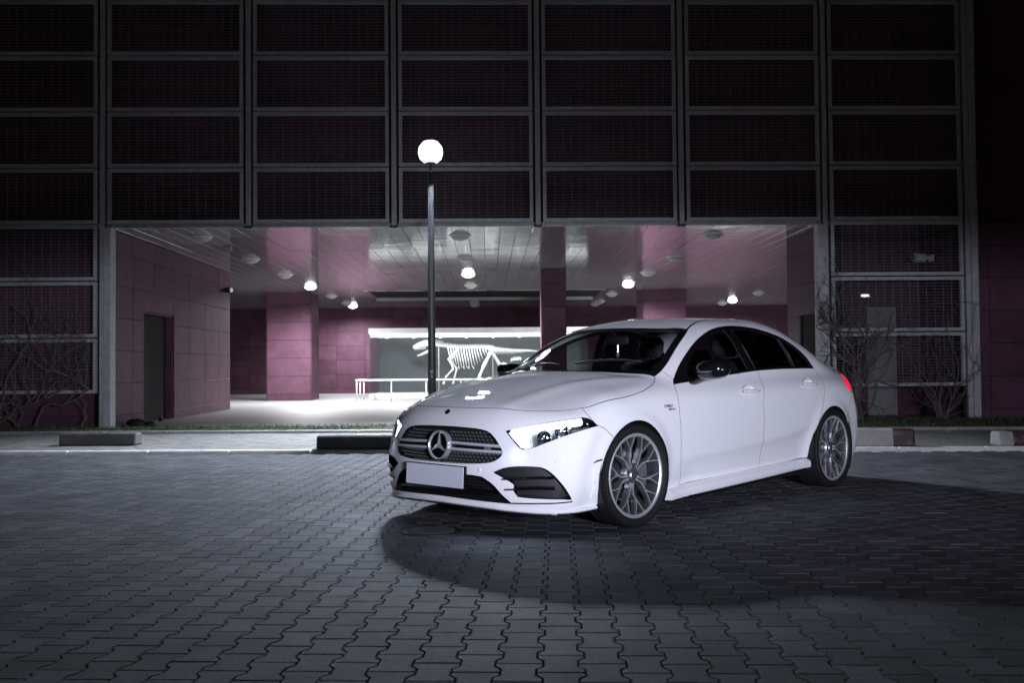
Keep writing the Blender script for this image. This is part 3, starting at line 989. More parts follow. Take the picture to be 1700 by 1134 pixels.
class Body:
    Tc, Te, Sz, Sx, Fz, Rz, Gc, gw = [staticmethod(spline(KN[k])) for k in ('Tc', 'Te', 'Sz', 'Sx', 'Fz', 'Rz', 'Gc', 'gw')]
    fa, fb, ra, rb = KN['C']
    Zl = staticmethod(spline([(0, .37), (-.58, .385), (-.83, .396), (-1.17, .411), (-1.62, .438), (-1.96, .466), (-2.36, .523), (-3, .6)]))
    def F(s, y, z): return s.Fz(z) - s.fa * (y / .8) ** 2 - s.fb * y ** 3.6
    def Rr(s, y, z): return s.Rz(z) + s.ra * (y / .8) ** 2 + s.rb * y ** 3.6
    def S(s, x, z):
        w = s.Sz(z) * s.Sx(x)
        dz = s.Zl(x) - z
        dz = .5 * (dz + np.sqrt(dz * dz + .010 ** 2))
        inn = sstep(-.40, -.75, x) * (1 - sstep(-2.2, -2.5, x))
        w = w - inn * .034 * (1 - np.exp(-dz / .075))
        for xc in (0, -WB):
            r = np.hypot(x - xc, z - WZ)
            w = w + .016 * np.exp(-((r - .355) / .055) ** 2)
        return w
    def top(s, x, y):
        a, b = s.Tc(x), s.Te(x)
        t = a - (a - b) * (y / .8) ** 2.6
        return t + .012 * np.exp(-((y - (.40 + .30 * sstep(.75, -.6, x))) / .07) ** 2) * sstep(-.75, -.3, x) * sstep(.9, .5, x)
    def f(s, x, y, z):
        y = np.abs(y)
        a = smax(z - s.top(x, y), y - s.S(x, z), .13)
        a = smax(a, x - s.F(y, z), .085)
        a = smax(a, s.Rr(y, z) - x, .07)
        xm = -1.95
        xx = xm + (x - xm) * (1 + .22 * y * y)
        g = (z - (s.Gc(xx) - .055 * (y / .6) ** 2.2)) * .9
        g = smax(g, y - (s.gw(x) - (z - .93) * .40 - (z - .93) ** 2 * .16), .14)
        g = smax(g, .86 - z, .05)
        return smin(a, g, .035)
    def grad(s, P, e=2e-3):
        x, y, z = P.T
        g = np.stack([s.f(x + e, y, z) - s.f(x - e, y, z), s.f(x, y + e, z) - s.f(x, y - e, z), s.f(x, y, z + e) - s.f(x, y, z - e)], -1)
        return g / np.maximum(np.linalg.norm(g, axis=1, keepdims=True), 1e-9)
BD = Body()
def hit(O, D, r0, r1, n=44):
    """first surface point met coming in from r1 towards r0 along O + r D"""
    rs = np.linspace(r1, r0, n)
    P = O[:, None, :] + D[:, None, :] * rs[None, :, None]
    f = BD.f(P[..., 0], P[..., 1], P[..., 2])
    neg = f < 0
    j = np.where(neg.any(1), neg.argmax(1), n - 1)
    j = np.maximum(j, 1)
    a, b = rs[j - 1], rs[j]
    for _ in range(22):
        m = (a + b) / 2
        q = O + D * m[:, None]
        ng = BD.f(q[:, 0], q[:, 1], q[:, 2]) < 0
        b = np.where(ng, m, b)
        a = np.where(ng, a, m)
    return O + D * ((a + b) / 2)[:, None]
class Ring:                                     # rays from the long axis: sides, roof
    k, z0 = .85, .70
    def to(s, P): return np.stack([P[:, 0], np.arctan2(P[:, 2] - s.z0, P[:, 1]) * s.k], -1)
    def lift(s, U):
        th = U[:, 1] / s.k
        O = np.stack([U[:, 0], 0 * th, 0 * th + s.z0], -1)
        D = np.stack([0 * th, np.cos(th), np.sin(th)], -1)
        return hit(O, D, .15, 1.15)
class Top:
    def to(s, P): return P[:, :2].copy()
    def lift(s, U):
        O = np.stack([U[:, 0], U[:, 1], 0 * U[:, 0]], -1)
        D = np.zeros_like(O)
        D[:, 2] = 1
        return hit(O, D, .3, 1.6, 60)
class Ball:                                     # rays from a point: nose, tail
    def __init__(s, c, sx): s.c, s.sx, s.k = np.array(c), sx, .85
    def to(s, P):
        d = (P - s.c) * np.array([s.sx, 1, 1])
        return np.stack([np.arctan2(d[:, 1], d[:, 0]), np.arctan2(d[:, 2], np.hypot(d[:, 0], d[:, 1]))], -1) * s.k
    def lift(s, U):
        a, e = U.T / s.k
        D = np.stack([s.sx * np.cos(a) * np.cos(e), np.sin(a) * np.cos(e), np.sin(e)], -1)
        return hit(np.repeat(s.c[None], len(a), 0), D, .2, 1.5, 60)
RING, TOP, NOSE, TAIL = Ring(), Top(), Ball((-.1, 0, .40), 1), Ball((-2.65, 0, .55), -1)
def side(pts):                                  # (x,z) seen from the left -> points on the body
    A = np.array(pts, float)
    O = np.stack([A[:, 0], 0 * A[:, 0], A[:, 1]], -1)
    D = np.zeros_like(O)
    D[:, 1] = 1
    return hit(O, D, .1, 1.15)
def topp(pts): return TOP.lift(np.array(pts, float))
def front(pts):                                 # (y,z) seen from the front
    A = np.array(pts, float)
    O = np.stack([0 * A[:, 0], A[:, 0], A[:, 1]], -1)
    D = np.zeros_like(O)
    D[:, 0] = 1
    return hit(O, D, .0, 1.2, 60)
def proj(P, it=6):
    P = np.array(P, float)
    for _ in range(it):
        f = BD.f(*P.T)
        e = 1e-3
        x, y, z = P.T
        g = np.stack([BD.f(x + e, y, z) - BD.f(x - e, y, z), BD.f(x, y + e, z) - BD.f(x, y - e, z), BD.f(x, y, z + e) - BD.f(x, y, z - e)], -1) / (2 * e)
        P = P - g * (f / np.maximum((g * g).sum(1), 1e-6))[:, None]
    return P
def crv(pts, n=6):
    """Catmull-Rom through points"""
    P = np.array(pts, float)
    if len(P) < 3: return P
    Q = np.vstack([2 * P[0] - P[1], P, 2 * P[-1] - P[-2]])
    out = []
    for i in range(1, len(Q) - 2):
        for k in range(n):
            t = k / n
            a, b, c, d = Q[i - 1], Q[i], Q[i + 1], Q[i + 2]
            out.append(.5 * (2 * b + (c - a) * t + (2 * a - 5 * b + 4 * c - d) * t * t + (3 * b - a - 3 * c + d) * t ** 3))
    out.append(P[-1])
    return np.array(out)
def crv_closed(pts, n=6):
    P = np.array(pts, float)
    N_ = len(P)
    out = []
    for i in range(N_):
        a, b, c, d = P[i - 1], P[i], P[(i + 1) % N_], P[(i + 2) % N_]
        for k in range(n):
            t = k / n
            out.append(.5 * (2 * b + (c - a) * t + (2 * a - 5 * b + 4 * c - d) * t * t + (3 * b - a - 3 * c + d) * t ** 3))
    return np.array(out)
def join(*segs):
    out = []
    for s_ in segs:
        for p in np.atleast_2d(s_):
            if not out or np.linalg.norm(out[-1] - p) > 1e-4: out.append(np.array(p, float))
    if np.linalg.norm(out[0] - out[-1]) < 1e-4: out.pop()
    return np.array(out)
def mir(P): return np.array(P) * np.array([1, -1, 1])
def densify(U, h):
    out = []
    n = len(U)
    for i in range(n):
        a, b = U[i], U[(i + 1) % n]
        k = max(1, int(math.ceil(np.linalg.norm(b - a) / h)))
        for t in range(k): out.append(a + (b - a) * t / k)
    return np.array(out)
def inside(P, poly):
    x, y = P.T
    r = np.zeros(len(P), bool)
    n = len(poly)
    for i in range(n):
        x0, y0 = poly[i]
        x1, y1 = poly[(i + 1) % n]
        if y0 == y1: continue
        c = ((y0 > y) != (y1 > y)) & (x < (x1 - x0) * (y - y0) / (y1 - y0) + x0)
        r ^= c
    return r
def inset(U, g):
    """move a closed polygon inwards by g"""
    if g == 0: return U
    a = .5 * np.sum(U[:, 0] * np.roll(U[:, 1], -1) - np.roll(U[:, 0], -1) * U[:, 1])
    s = 1 if a > 0 else -1
    t = np.roll(U, -1, 0) - np.roll(U, 1, 0)
    t /= np.maximum(np.linalg.norm(t, axis=1, keepdims=True), 1e-9)
    return U + np.stack([-t[:, 1], t[:, 0]], -1) * g * s
def tri(U, holes, h):
    """triangulate polygon U (with holes) with inner grid points"""
    loops = [U] + holes
    pts, edges = [], []
    for lp_ in loops:
        n0 = len(pts)
        pts += [tuple(p) for p in lp_]
        edges += [(n0 + i, n0 + (i + 1) % len(lp_)) for i in range(len(lp_))]
    B_ = np.array(pts)
    lo, hi = U.min(0), U.max(0)
    gx = np.arange(lo[0] + h * .5, hi[0], h)
    gy = np.arange(lo[1] + h * .43, hi[1], h * .87)
    G = np.array([(x + (h * .5 if j % 2 else 0), y) for j, y in enumerate(gy) for x in gx]) if len(gx) and len(gy) else np.zeros((0, 2))
    if len(G):
        k = inside(G, U)
        for hl in holes: k &= ~inside(G, hl)
        G = G[k]
    if len(G):
        d = np.full(len(G), 9.)
        for c in range(0, len(B_), 200): d = np.minimum(d, np.linalg.norm(G[:, None] - B_[None, c:c + 200], axis=2).min(1))
        G = G[d > h * .45]
    allp = [Vector(p) for p in pts] + [Vector(p) for p in G]
    vo, eo, fo, ov, oe, of = delaunay_2d_cdt(allp, edges, [], 0, 1e-7)
    V_ = np.array([v[:] for v in vo])
    T = np.array([t for t in fo if len(t) == 3])
    c = V_[T].mean(1)
    k = inside(c, U)
    for hl in holes: k &= ~inside(c, hl)
    T = T[k]
    a, b, c = V_[T[:, 0]], V_[T[:, 1]], V_[T[:, 2]]
    ar = (b[:, 0] - a[:, 0]) * (c[:, 1] - a[:, 1]) - (b[:, 1] - a[:, 1]) * (c[:, 0] - a[:, 0])
    return V_, T[np.abs(ar) > 1e-10]
NTRI = 0
def panel(name, dom, out3, holes3, m, parent, h=.03, gap=.0018, depth=.014, off=0., mirror=False, hole_depth=None, both=False):
    """a body panel: outline on the surface -> mesh with the surface's own normals and turned-in edges"""
    global NTRI
    U = inset(densify(dom.to(np.array(out3)), h * .5), gap)
    H_ = [inset(densify(dom.to(np.array(q)), h * .5), -gap) for q in holes3]
    V_, T = tri(U, H_, h)
    P = dom.lift(V_)
    Nn = BD.grad(P)
    if off: P = P + Nn * off
    # orient
    a, b, c = P[T[:, 0]], P[T[:, 1]], P[T[:, 2]]
    fn = np.cross(b - a, c - a)
    flip = (fn * Nn[T[:, 0]]).sum(1) < 0
    T[flip] = T[flip][:, ::-1]
    # boundary edges turned inwards
    verts, faces, norms = P.tolist(), T.tolist(), Nn.tolist()
    if depth:
        ed = {}
        for t in T.tolist():
            for i in range(3):
                ed[(t[i], t[(i + 1) % 3])] = 1
        bnd = [(i, j) for (i, j) in ed if (j, i) not in ed]
        mp = {}
        for (i, j) in bnd:
            t = P[j] - P[i]
            on = np.cross(t, Nn[i])
            on = on / max(np.linalg.norm(on), 1e-9)
            q = len(verts)
            verts += [P[i].tolist(), P[j].tolist(), (P[j] - Nn[j] * depth).tolist(), (P[i] - Nn[i] * depth).tolist()]
            norms += [on.tolist()] * 4
            faces.append([q + 1, q, q + 3, q + 2])
        nedge = len(bnd)
    else: nedge = 0
    res = []
    for sgn in ((1, -1) if mirror else (1,)):
        vv = verts if sgn > 0 else [(x, -y, z) for x, y, z in verts]
        nn = norms if sgn > 0 else [(x, -y, z) for x, y, z in norms]
        ff = faces if sgn > 0 else [f[::-1] for f in faces]
        me = bpy.data.meshes.new(name)
        me.from_pydata(vv, [], ff)
        me.polygons.foreach_set('use_smooth', [True] * len(me.polygons))
        me.materials.append(m)
        if nedge:
            me.materials.append(M['matt_black'])  # edge faces coloured black so the gaps between panels look shaded
            me.polygons.foreach_set('material_index', [0] * (len(ff) - nedge) + [1] * nedge)
        me.update()
        me.normals_split_custom_set_from_vertices(nn)
        NTRI += len(ff)
        res.append(link(name, me, parent))
    return res if mirror else res[0]
def wall_ring(name, loop3, d0, d1, m, parent, mirror=False):
    """band going into the body along a closed outline, from depth d0 to d1"""
    P = densify(np.array(loop3), .02)
    Nn = BD.grad(P)
    n = len(P)
    v = (P - Nn * d0).tolist() + (P - Nn * d1).tolist()
    f = [(i, (i + 1) % n, n + (i + 1) % n, n + i) for i in range(n)]
    r = []
    for sgn in ((1, -1) if mirror else (1,)):
        r.append(MB().add([(x, y * sgn, z) for x, y, z in v], f).build(name, m, parent))
    return r

CAR = empty('white_car', (.30207495, 6.96346844, 0), 3.92509616)
tag(CAR, 'white four-door saloon car with grey alloy wheels standing on the paving', 'car')
CAR.location.z = 0

# ---- cut lines
def arch(xc, a0, a1, n=30, grow_=.05):
    out = []
    for k in range(n + 1):
        a = R(a0 + (a1 - a0) * k / n)
        r = .350 + grow_ * float(sstep(R(125), R(205), abs(a)))
        out.append((xc + r * math.cos(a), WZ + r * math.sin(a)))
    return out
hoodline = proj(crv([(.755, 0, .766), (.750, .12, .766), (.737, .238, .766), (.688, .45, .760), (.635, .562, .754), (.586, .622, .750), (.542, .669, .751), (.46, .744, .755), (.40, .780, .766), (.336, .810, .777), (.11, .844, .817), (-.05, .838, .838), (-.181, .821, .857), (-.319, .789, .889), (-.41, .752, .92), (-.459, .720, .944)]))
_k40 = int(np.argmin(np.abs(hoodline[:, 0] - .40) + 9 * (hoodline[:, 1] < .6)))
hl_front, hl_rear = hoodline[:_k40 + 1], hoodline[_k40:]
wsedge = proj(crv([(-.459, .712, .950), (-.546, .709, .986), (-.659, .693, 1.053), (-.849, .645, 1.167), (-1.047, .586, 1.264), (-1.110, .560, 1.295)]))
ditch = proj(crv(np.vstack([[(-1.110, .560, 1.295), (-1.25, .519, 1.336), (-1.468, .474, 1.371), (-1.646, .452, 1.384)], topp([(-1.9, .450), (-2.2, .458), (-2.45, .476)])])))
cpillar = proj(crv(np.vstack([ditch[-1:], topp([(-2.62, .495), (-2.80, .535), (-3.0, .575), (-3.15, .605), (-3.22, .625)])])))
dlo_top = proj(crv([(-.561, .804, .895), (-.611, .772, .936), (-.76, .727, 1.044), (-1.004, .669, 1.175), (-1.217, .624, 1.255), (-1.421, .590, 1.305), (-1.659, .571, 1.330), (-1.911, .582, 1.326), (-2.138, .614, 1.296), (-2.375, .645, 1.238), (-2.547, .683, 1.156), (-2.645, .718, 1.075), (-2.695, .752, .990)]))
dlo_bot = proj(crv([(-.561, .804, .895), (-.88, .797, .919), (-1.301, .784, .951), (-1.675, .777, .976), (-2.0, .772, .986), (-2.295, .770, .991), (-2.695, .752, .990)]))
door_f = side(crv([(-.592, .204), (-.543, .38), (-.515, .598), (-.501, .741), (-.526, .841), (-.561, .895)]))
door_m = side(crv([(-1.638, .243), (-1.616, .478), (-1.612, .62), (-1.615, .751), (-1.690, .893), (-1.735, .978)]))
door_r = side(crv([(-2.452, .540), (-2.52, .65), (-2.62, .80), (-2.69, .92), (-2.695, .990)]))
def sillz(x): return .204 + (-.592 - x) * .0355
def near(line, p): return int(np.argmin(np.linalg.norm(line[:, [0, 2]] - np.array(p), axis=1)))
im = near(dlo_bot, (-1.735, .978))
sub = lambda A_, i, j: A_[i:j + 1] if j >= i else A_[j:i + 1][::-1]
# headlamp, grille, intakes (on the surface)
head = np.array([(.765, .489, .630), (.755, .54, .575), (.746, .588, .529), (.736, .613, .523), (.692, .672, .541), (.592, .781, .597), (.463, .865, .642), (.369, .887, .659), (.392, .875, .680), (.413, .854, .702), (.452, .828, .710), (.506, .797, .704), (.615, .705, .684), (.710, .591, .659)])
head = proj(join(crv(head[0:3]), crv(head[2:5]), crv(head[4:8]), crv(head[7:10]), crv(head[9:14]), crv(np.vstack([head[13], head[0]]))))
grille_h = [(0, .650), (.15, .648), (.30, .640), (.38, .622), (.435, .580), (.480, .525), (.492, .498), (.475, .470), (.42, .443), (.28, .430), (.12, .427), (0, .427)]
grille = front(np.vstack([crv(grille_h, 5), (np.array(crv(grille_h, 5))[::-1] * [-1, 1])[1:-1]]))
low_h = [(0, .362), (.267, .360), (.37, .352), (.44, .310), (.50, .243), (.549, .196), (.458, .200), (.204, .209), (0, .214)]
low_c = np.vstack([crv(low_h[:3], 4), crv(low_h[2:6], 4), crv(low_h[5:], 4)])
lowgr = front(densify(np.vstack([low_c, (low_c[::-1] * [-1, 1])[1:-1]]), .02))
_ia = crv([(.846, .451, .384), (.821, .521, .413), (.781, .604, .424), (.722, .699, .422), (.691, .740, .409), (.658, .778, .372), (.613, .815, .306), (.572, .830, .245), (.558, .830, .222)])
intake = proj(join(_ia, crv([(.558, .830, .222), (.62, .79, .228), (.72, .665, .234), (.775, .590, .240)]), crv([(.775, .590, .240), (.800, .575, .275), (.80, .575, .315), (.825, .52, .350), (.846, .451, .384)])))
bump_gap = proj(crv([(.369, .887, .659), (.312, .897, .636), (.2432, .907, .5767)]))
a46 = 46.0

# ---- painted panels
PNT = M['car_paint']
hood_rear = topp(crv([(-.459, .705), (-.40, .62), (-.30, .46), (-.20, .24), (-.165, 0)]))
panel('bonnet', TOP, join(mir(hoodline)[::-1], hoodline, hood_rear, mir(hood_rear)[::-1]), [], PNT, CAR, h=.03, gap=.0022)
fseam = proj(crv([hl_front[-1], (.405, .82, .737), (.400, .862, .697)]))
fender = join(hl_rear[::-1], fseam, crv([(.400, .862, .697), (.385, .88, .672), (.369, .887, .659)]), bump_gap, side(arch(0, a46, 203)), side([(-.40, .190), (-.592, .204)]), door_f, crv([(-.561, .804, .897), (-.60, .778, .932)]), crv([(-.60, .778, .932), (-.57, .74, .962), (-.546, .709, .986)]), wsedge[:7][::-1])
panel('front_wing', RING, fender, [], PNT, CAR, h=.028, mirror=True)
fdoor = join(side([(-.592, sillz(-.592)), (-1.1, sillz(-1.1)), (-1.638, sillz(-1.638))]), door_m, sub(dlo_bot, im, 0), door_f[::-1])
fdoors = panel('front_door', RING, fdoor, [], PNT, CAR, h=.03, mirror=True)
rdoor = join(side([(-1.638, sillz(-1.638)), (-2.1, sillz(-2.1)), (-2.345, sillz(-2.345))]), side([(-WB - x_, z_) for x_, z_ in arch(0, 203, 142, 16)][0:1]) if False else side([(-WB + .382, .262), (-WB + .372, .36), (-WB + .343, .455), (-2.452, .540)]), door_r, sub(dlo_bot, len(dlo_bot) - 1, im), door_m[::-1])
rdoors = panel('rear_door', RING, rdoor, [], PNT, CAR, h=.03, mirror=True)
tl_front = proj(crv([(-3.30, .690, .935), (-3.20, .770, .890), (-3.125, .825, .845), (-3.165, .850, .785)]))
q_low = side(crv([(-3.165, .785), (-3.12, .70), (-3.03, .585), (-2.982, .568)]))
quarter = join(wsedge[6:], ditch, cpillar, topp([(-3.25, .655), (-3.30, .690)]), tl_front, q_low, side([(-WB + x_ - 0, z_) for x_, z_ in arch(0, 136, 38, 26, 0)]), door_r, dlo_top[::-1][:-5], crv([(-.60, .778, .932), (-.57, .74, .962), (-.546, .709, .986)]))
panel('body_side', RING, quarter, [], PNT, CAR, h=.028, mirror=True)
ws_top = topp(crv([(-1.098, .556), (-.955, .429), (-.876, .194), (-.858, 0)]))
rw_top = topp(crv([(-2.465, .462), (-2.53, .30), (-2.56, 0)]))
roof = join(ws_top[::-1], ditch * [1, .985, 1], rw_top, mir(rw_top)[::-1], mir(ditch * [1, .985, 1])[::-1], mir(ws_top))
panel('roof', TOP, roof, [], PNT, CAR, h=.035, gap=.004)
# bumper
nose_bottom = np.vstack([front([(0, .190), (.14, .188), (.397, .178), (.527, .168)]), NOSE.lift(NOSE.to(np.array([(.65, .69, .163), (.516, .811, .158), (.345, .850, .160)])))])
bl = join(hl_front, fseam, crv([(.400, .862, .697), (.385, .88, .672), (.369, .887, .659)]), bump_gap, side(arch(0, a46, -24, 20)), nose_bottom[::-1])
bumper = join(bl, mir(bl)[::-1])
bmp = panel('front_bumper', NOSE, bumper, [grille, lowgr, intake, mir(intake), head, mir(head)], PNT, CAR, h=.024, gap=.0015, depth=.016)
# boot and tail
boot = join(topp(crv([(-3.215, .618), (-3.26, .35), (-3.275, 0)])), topp(crv([(-3.275, 0), (-3.26, -.35), (-3.215, -.618)])), topp([(-3.30, -.68), (-3.43, -.64), (-3.52, -.40), (-3.545, 0), (-3.52, .40), (-3.43, .64), (-3.30, .68)]))
panel('boot_lid', TOP, boot, [], PNT, CAR, h=.05)
def tailp(pts):
    A = np.array(pts, float)
    O = np.stack([0 * A[:, 0] - 2.9, A[:, 0], A[:, 1]], -1)
    D = np.zeros_like(O)
    D[:, 0] = -1
    return hit(O, D, .0, 1.0, 60)
tb = boot[-7:]
tl_out = join(tl_front, tailp([(.80, .775), (.62, .79), (.40, .80), (.34, .85), (.36, .92), (.50, .955), (.62, .958)]), topp([(-3.43, .64), (-3.30, .690)]))
panel('tail_light', TAIL, tl_out, [], M['tail_red'], CAR, h=.03, mirror=True, depth=.03)
tailpanel = tailp([(-.60, .965), (-.34, .93), (-.33, .85), (-.40, .79), (-.5, .62), (.5, .62), (.40, .79), (.33, .85), (.34, .93), (.60, .965), (.3, 1.0), (-.3, 1.0)])
panel('tail_light_box', TAIL, tl_out, [], M['matt_black'], CAR, h=.06, gap=0, depth=0, off=-.032, mirror=True)
panel('boot_face', TAIL, tailpanel, [], PNT, CAR, h=.05)
rbl = join(q_low[::-1][:0], side([(-2.982, .568)]), side([(-WB - .352, .40), (-WB - .372, .26), (-WB - .36, .185)]), TAIL.lift(TAIL.to(np.array([(-3.3, .80, .19), (-3.45, .66, .2), (-3.56, .35, .2)]))), tailp([(0, .20)]))
rtop = join(tailp([(0, .62), (.5, .62), (.62, .70), (.70, .775), (.80, .765)]), q_low)
panel('rear_bumper', TAIL, join(rtop, rbl[1:], mir(rbl)[::-1][1:], mir(rtop)[::-1][1:]), [], PNT, CAR, h=.05)
# dark core that closes the gaps
def shell(dom, out3, off, name, m, h=.05): return panel(name, dom, out3, [], m, CAR, h=h, gap=0, depth=0, off=off)

# ---- glass
hm = lambda A_: join(A_, mir(A_)[::-1])
ws_base = hood_rear[::-1] + np.array([.0, 0, 0])
ws_out = join(mir(wsedge), mir(ws_top), ws_top[::-1], wsedge[::-1], hood_rear, mir(hood_rear)[::-1])
wsU = TOP.to(ws_out)
ws_in2 = inset(densify(wsU, .02), .042)
ws_in = TOP.lift(ws_in2)
panel('windscreen', TOP, ws_in, [], M['windscreen_glass'], CAR, h=.05, gap=0, depth=0, off=-.006)
panel('windscreen_border', TOP, ws_out, [ws_in], M['gloss_black'], CAR, h=.02, gap=.001, depth=.01, off=-.004)
rw_bot = topp(crv([(-3.205, .612), (-3.25, .35), (-3.265, 0)]))
rw = join(rw_top[::-1], cpillar[3:] * [1, .99, 1], rw_bot)
rw = join(mir(rw_top), rw_top[::-1], cpillar[2:], rw_bot, mir(rw_bot)[::-1], mir(cpillar[2:])[::-1])
panel('rear_window', TOP, rw, [], M['privacy_glass'], CAR, h=.05, gap=.004, depth=.01, off=-.005)
# side windows: black surround with three panes
dlo = join(dlo_top[::-1], dlo_bot[1:])
dU = RING.to(dlo)
def ringpts(pts): return RING.lift(RING.to(side(pts)))
def pane(poly): return ringpts(poly)
w1 = crv_closed([(-.80, .945), (-1.2, .972), (-1.585, .996), (-1.555, 1.13), (-1.515, 1.285), (-1.40, 1.270), (-1.22, 1.222), (-1.02, 1.140), (-.87, 1.045)], 4)
w1 = np.vstack([crv([(-.79, .940), (-1.2, .966), (-1.600, .991)], 4), crv([(-1.600, .991), (-1.560, 1.14), (-1.528, 1.296)], 4), crv([(-1.528, 1.296), (-1.42, 1.281), (-1.23, 1.236), (-1.02, 1.153), (-.87, 1.060), (-.79, .98), (-.79, .940)], 4)])
w2 = np.vstack([crv([(-1.725, 1.000), (-2.0, 1.008), (-2.315, 1.012)], 4), crv([(-2.315, 1.012), (-2.30, 1.1), (-2.262, 1.240)], 4), crv([(-2.262, 1.240), (-2.12, 1.277), (-1.90, 1.304), (-1.665, 1.306)], 4), crv([(-1.665, 1.306), (-1.69, 1.15), (-1.725, 1.000)], 4)])
w3 = np.vstack([crv([(-2.350, 1.012), (-2.655, 1.010)], 4), crv([(-2.655, 1.010), (-2.61, 1.07), (-2.53, 1.140), (-2.38, 1.214), (-2.297, 1.233)], 4), crv([(-2.297, 1.233), (-2.33, 1.12), (-2.350, 1.012)], 4)])
w1, w2, w3 = [ringpts(join(np.c_[w, np.zeros(len(w))])[:, :2]) for w in (w1, w2, w3)]
panel('window_surround', RING, dlo, [w1, w2, w3], M['gloss_black'], CAR, h=.02, gap=.0012, depth=.01, off=-.003, mirror=True)
for w, gm in ((w1, 'front_glass'), (w2, 'privacy_glass'), (w3, 'privacy_glass')): panel('side_window', RING, w, [], M[gm], CAR, h=.05, gap=-.002, depth=0, off=-.009, mirror=True)
# bright edge of the rear quarter divider
for s in (1, -1):
    P = ringpts([(-2.278, 1.240), (-2.318, 1.11), (-2.333, 1.008)]) + np.array([0, .002, 0])
    MB().tube((P * [1, s, 1]).tolist(), .0055, 6).build('window_divider', M['dark_metal'], CAR, smooth=True)
    P = ringpts([(-1.634, 1.302), (-1.668, 1.14), (-1.705, .992)]) + np.array([0, .001, 0])
    MB().tube((P * [1, s, 1]).tolist(), .0035, 6).build('window_seal', M['dark_metal'], CAR, smooth=True)

# ---- grille
gr_root = empty('radiator_grille', parent=CAR)
wall_ring('grille_frame', grille, .0, .055, M['gloss_black'], gr_root)
panel('grille_back', NOSE, grille, [], M['matt_black'], gr_root, h=.05, gap=0, depth=0, off=-.045)
pins = MB()
gU = np.array([(p[1], p[2]) for p in grille])
for j in range(10):
    for i in range(-20, 21):
        y = i * .0310 + (.0155 if j % 2 else 0)
        z = .430 + j * .0215
        if abs(y) < .03 or not inside(np.array([[y, z]]), gU)[0]: continue
        ctr = np.array([[y, z]])
        p = front(ctr)[0]
        n_ = BD.grad(p[None])[0]
        p = p - n_ * .028
        t = np.cross((0, 0, 1), n_)
        t /= np.linalg.norm(t)
        u = np.cross(n_, t)
        a, b = .0080, .0055
        q = [p + t * a, p + u * b, p - t * a, p - u * b]
        pins.add([x_.tolist() for x_ in q] + [(p + n_ * .006).tolist()] + [(x_ - n_ * .02).tolist() for x_ in q],
                 [(0, 1, 4), (1, 2, 4), (2, 3, 4), (3, 0, 4), (0, 5, 6, 1), (1, 6, 7, 2), (2, 7, 8, 3), (3, 8, 5, 0)])
o = pins.build('grille_pins', M['caliper_grey'], gr_root)
tag(o, kind='stuff')
def sweep(path, prof, m, name, parent, nrm=None, smooth=30):
    """profile (u along outward normal, v up) swept along points on the body"""
    P = np.array(path)
    N_ = BD.grad(P) if nrm is None else np.array(nrm)
    v, f = [], []
    k = len(prof)
    for i in range(len(P)):
        t = P[min(i + 1, len(P) - 1)] - P[max(i - 1, 0)]
        t = t / np.linalg.norm(t)
        n_ = N_[i] - t * N_[i].dot(t)
        n_ /= np.linalg.norm(n_)
        u = np.cross(t, n_)
        if u[2] < 0: u = -u
        for a, b in prof: v.append((P[i] + n_ * a + u * b).tolist())
    for i in range(len(P) - 1):
        for j in range(k):
            j2 = (j + 1) % k
            f.append((i * k + j, i * k + j2, (i + 1) * k + j2, (i + 1) * k + j))
    f.append(tuple(range(k))[::-1])
    f.append(tuple((len(P) - 1) * k + j for j in range(k)))
    o = MB().add(v, f).build(name, m, parent, smooth=smooth)
    bm = bmesh.new()
    bm.from_mesh(o.data)
    bmesh.ops.recalc_face_normals(bm, faces=bm.faces)
    bm.to_mesh(o.data)
    bm.free()
    return o
barp = [(-.03, -.011), (-.002, -.0095), (.006, -.0065), (.008, .0), (.006, .0065), (-.002, .0095), (-.03, .011)]
for s in (1, -1):
    for z0, z1, y1 in ((.553, .541, .466), (.514, .506, .486)):
        ys = np.linspace(.075, y1, 14)
        P = front(np.c_[ys, z0 + (z1 - z0) * (ys - .075) / (y1 - .075)])
        sweep(P * [1, s, 1], barp, M['bar_silver'], 'grille_bar', gr_root)
    ys = np.linspace(.08, .472, 12)
    P = front(np.c_[ys, .533 - .008 * (ys / .47)])
    sweep(P * [1, s, 1], [(-.035, -.016), (-.012, -.014), (-.012, .014), (-.035, .016)], M['gloss_black'], 'grille_bar', gr_root)
# round emblem with a three-pointed star
EX, EZ = float(front([(0, .532)])[0][0]) + .012, .532
em = empty('emblem', (EX, 0, EZ), parent=gr_root)
em.rotation_euler = (0, R(-6), 0)
def xlathe(prof, n=48):
    b = MB().lathe([(r, h) for r, h in prof], n)
    b.v = [(z, x, y) for x, y, z in b.v]
    return b
xlathe([(.078, -.03), (.080, .004), (.086, .010), (.092, .008), (.0945, 0), (.093, -.03)]).build('emblem_ring', M['chrome'], em, smooth=50)
xlathe([(0, -.004), (.080, -.004), (.080, -.02)]).build('emblem_plate', M['gloss_black'], em)
st_ = MB()
pts = []
for k in range(3):
    a = R(90 + 120 * k)
    b = R(150 + 120 * k)
    pts += [(math.cos(a) * .079, math.sin(a) * .079), (math.cos(b) * .0155, math.sin(b) * .0155)]
v = [(.012, 0, 0)] + [(.002, x, y) for x, y in pts] + [(-.004, x, y) for x, y in pts]
st_.add(v, [(0, 1 + k, 1 + (k + 1) % 6) for k in range(6)] + [(1 + k, 7 + k, 7 + (k + 1) % 6, 1 + (k + 1) % 6) for k in range(6)])
st_.build('emblem_star', M['chrome'], em)
p = front([(.385, .525)])[0]
n_ = BD.grad(p[None])[0]
o = text('grille_lettering', 'AMG', .022, M['chrome'], gr_root, (p - n_ * .010).tolist(), (R(90), 0, math.atan2(n_[1], n_[0]) + R(90)), .002)
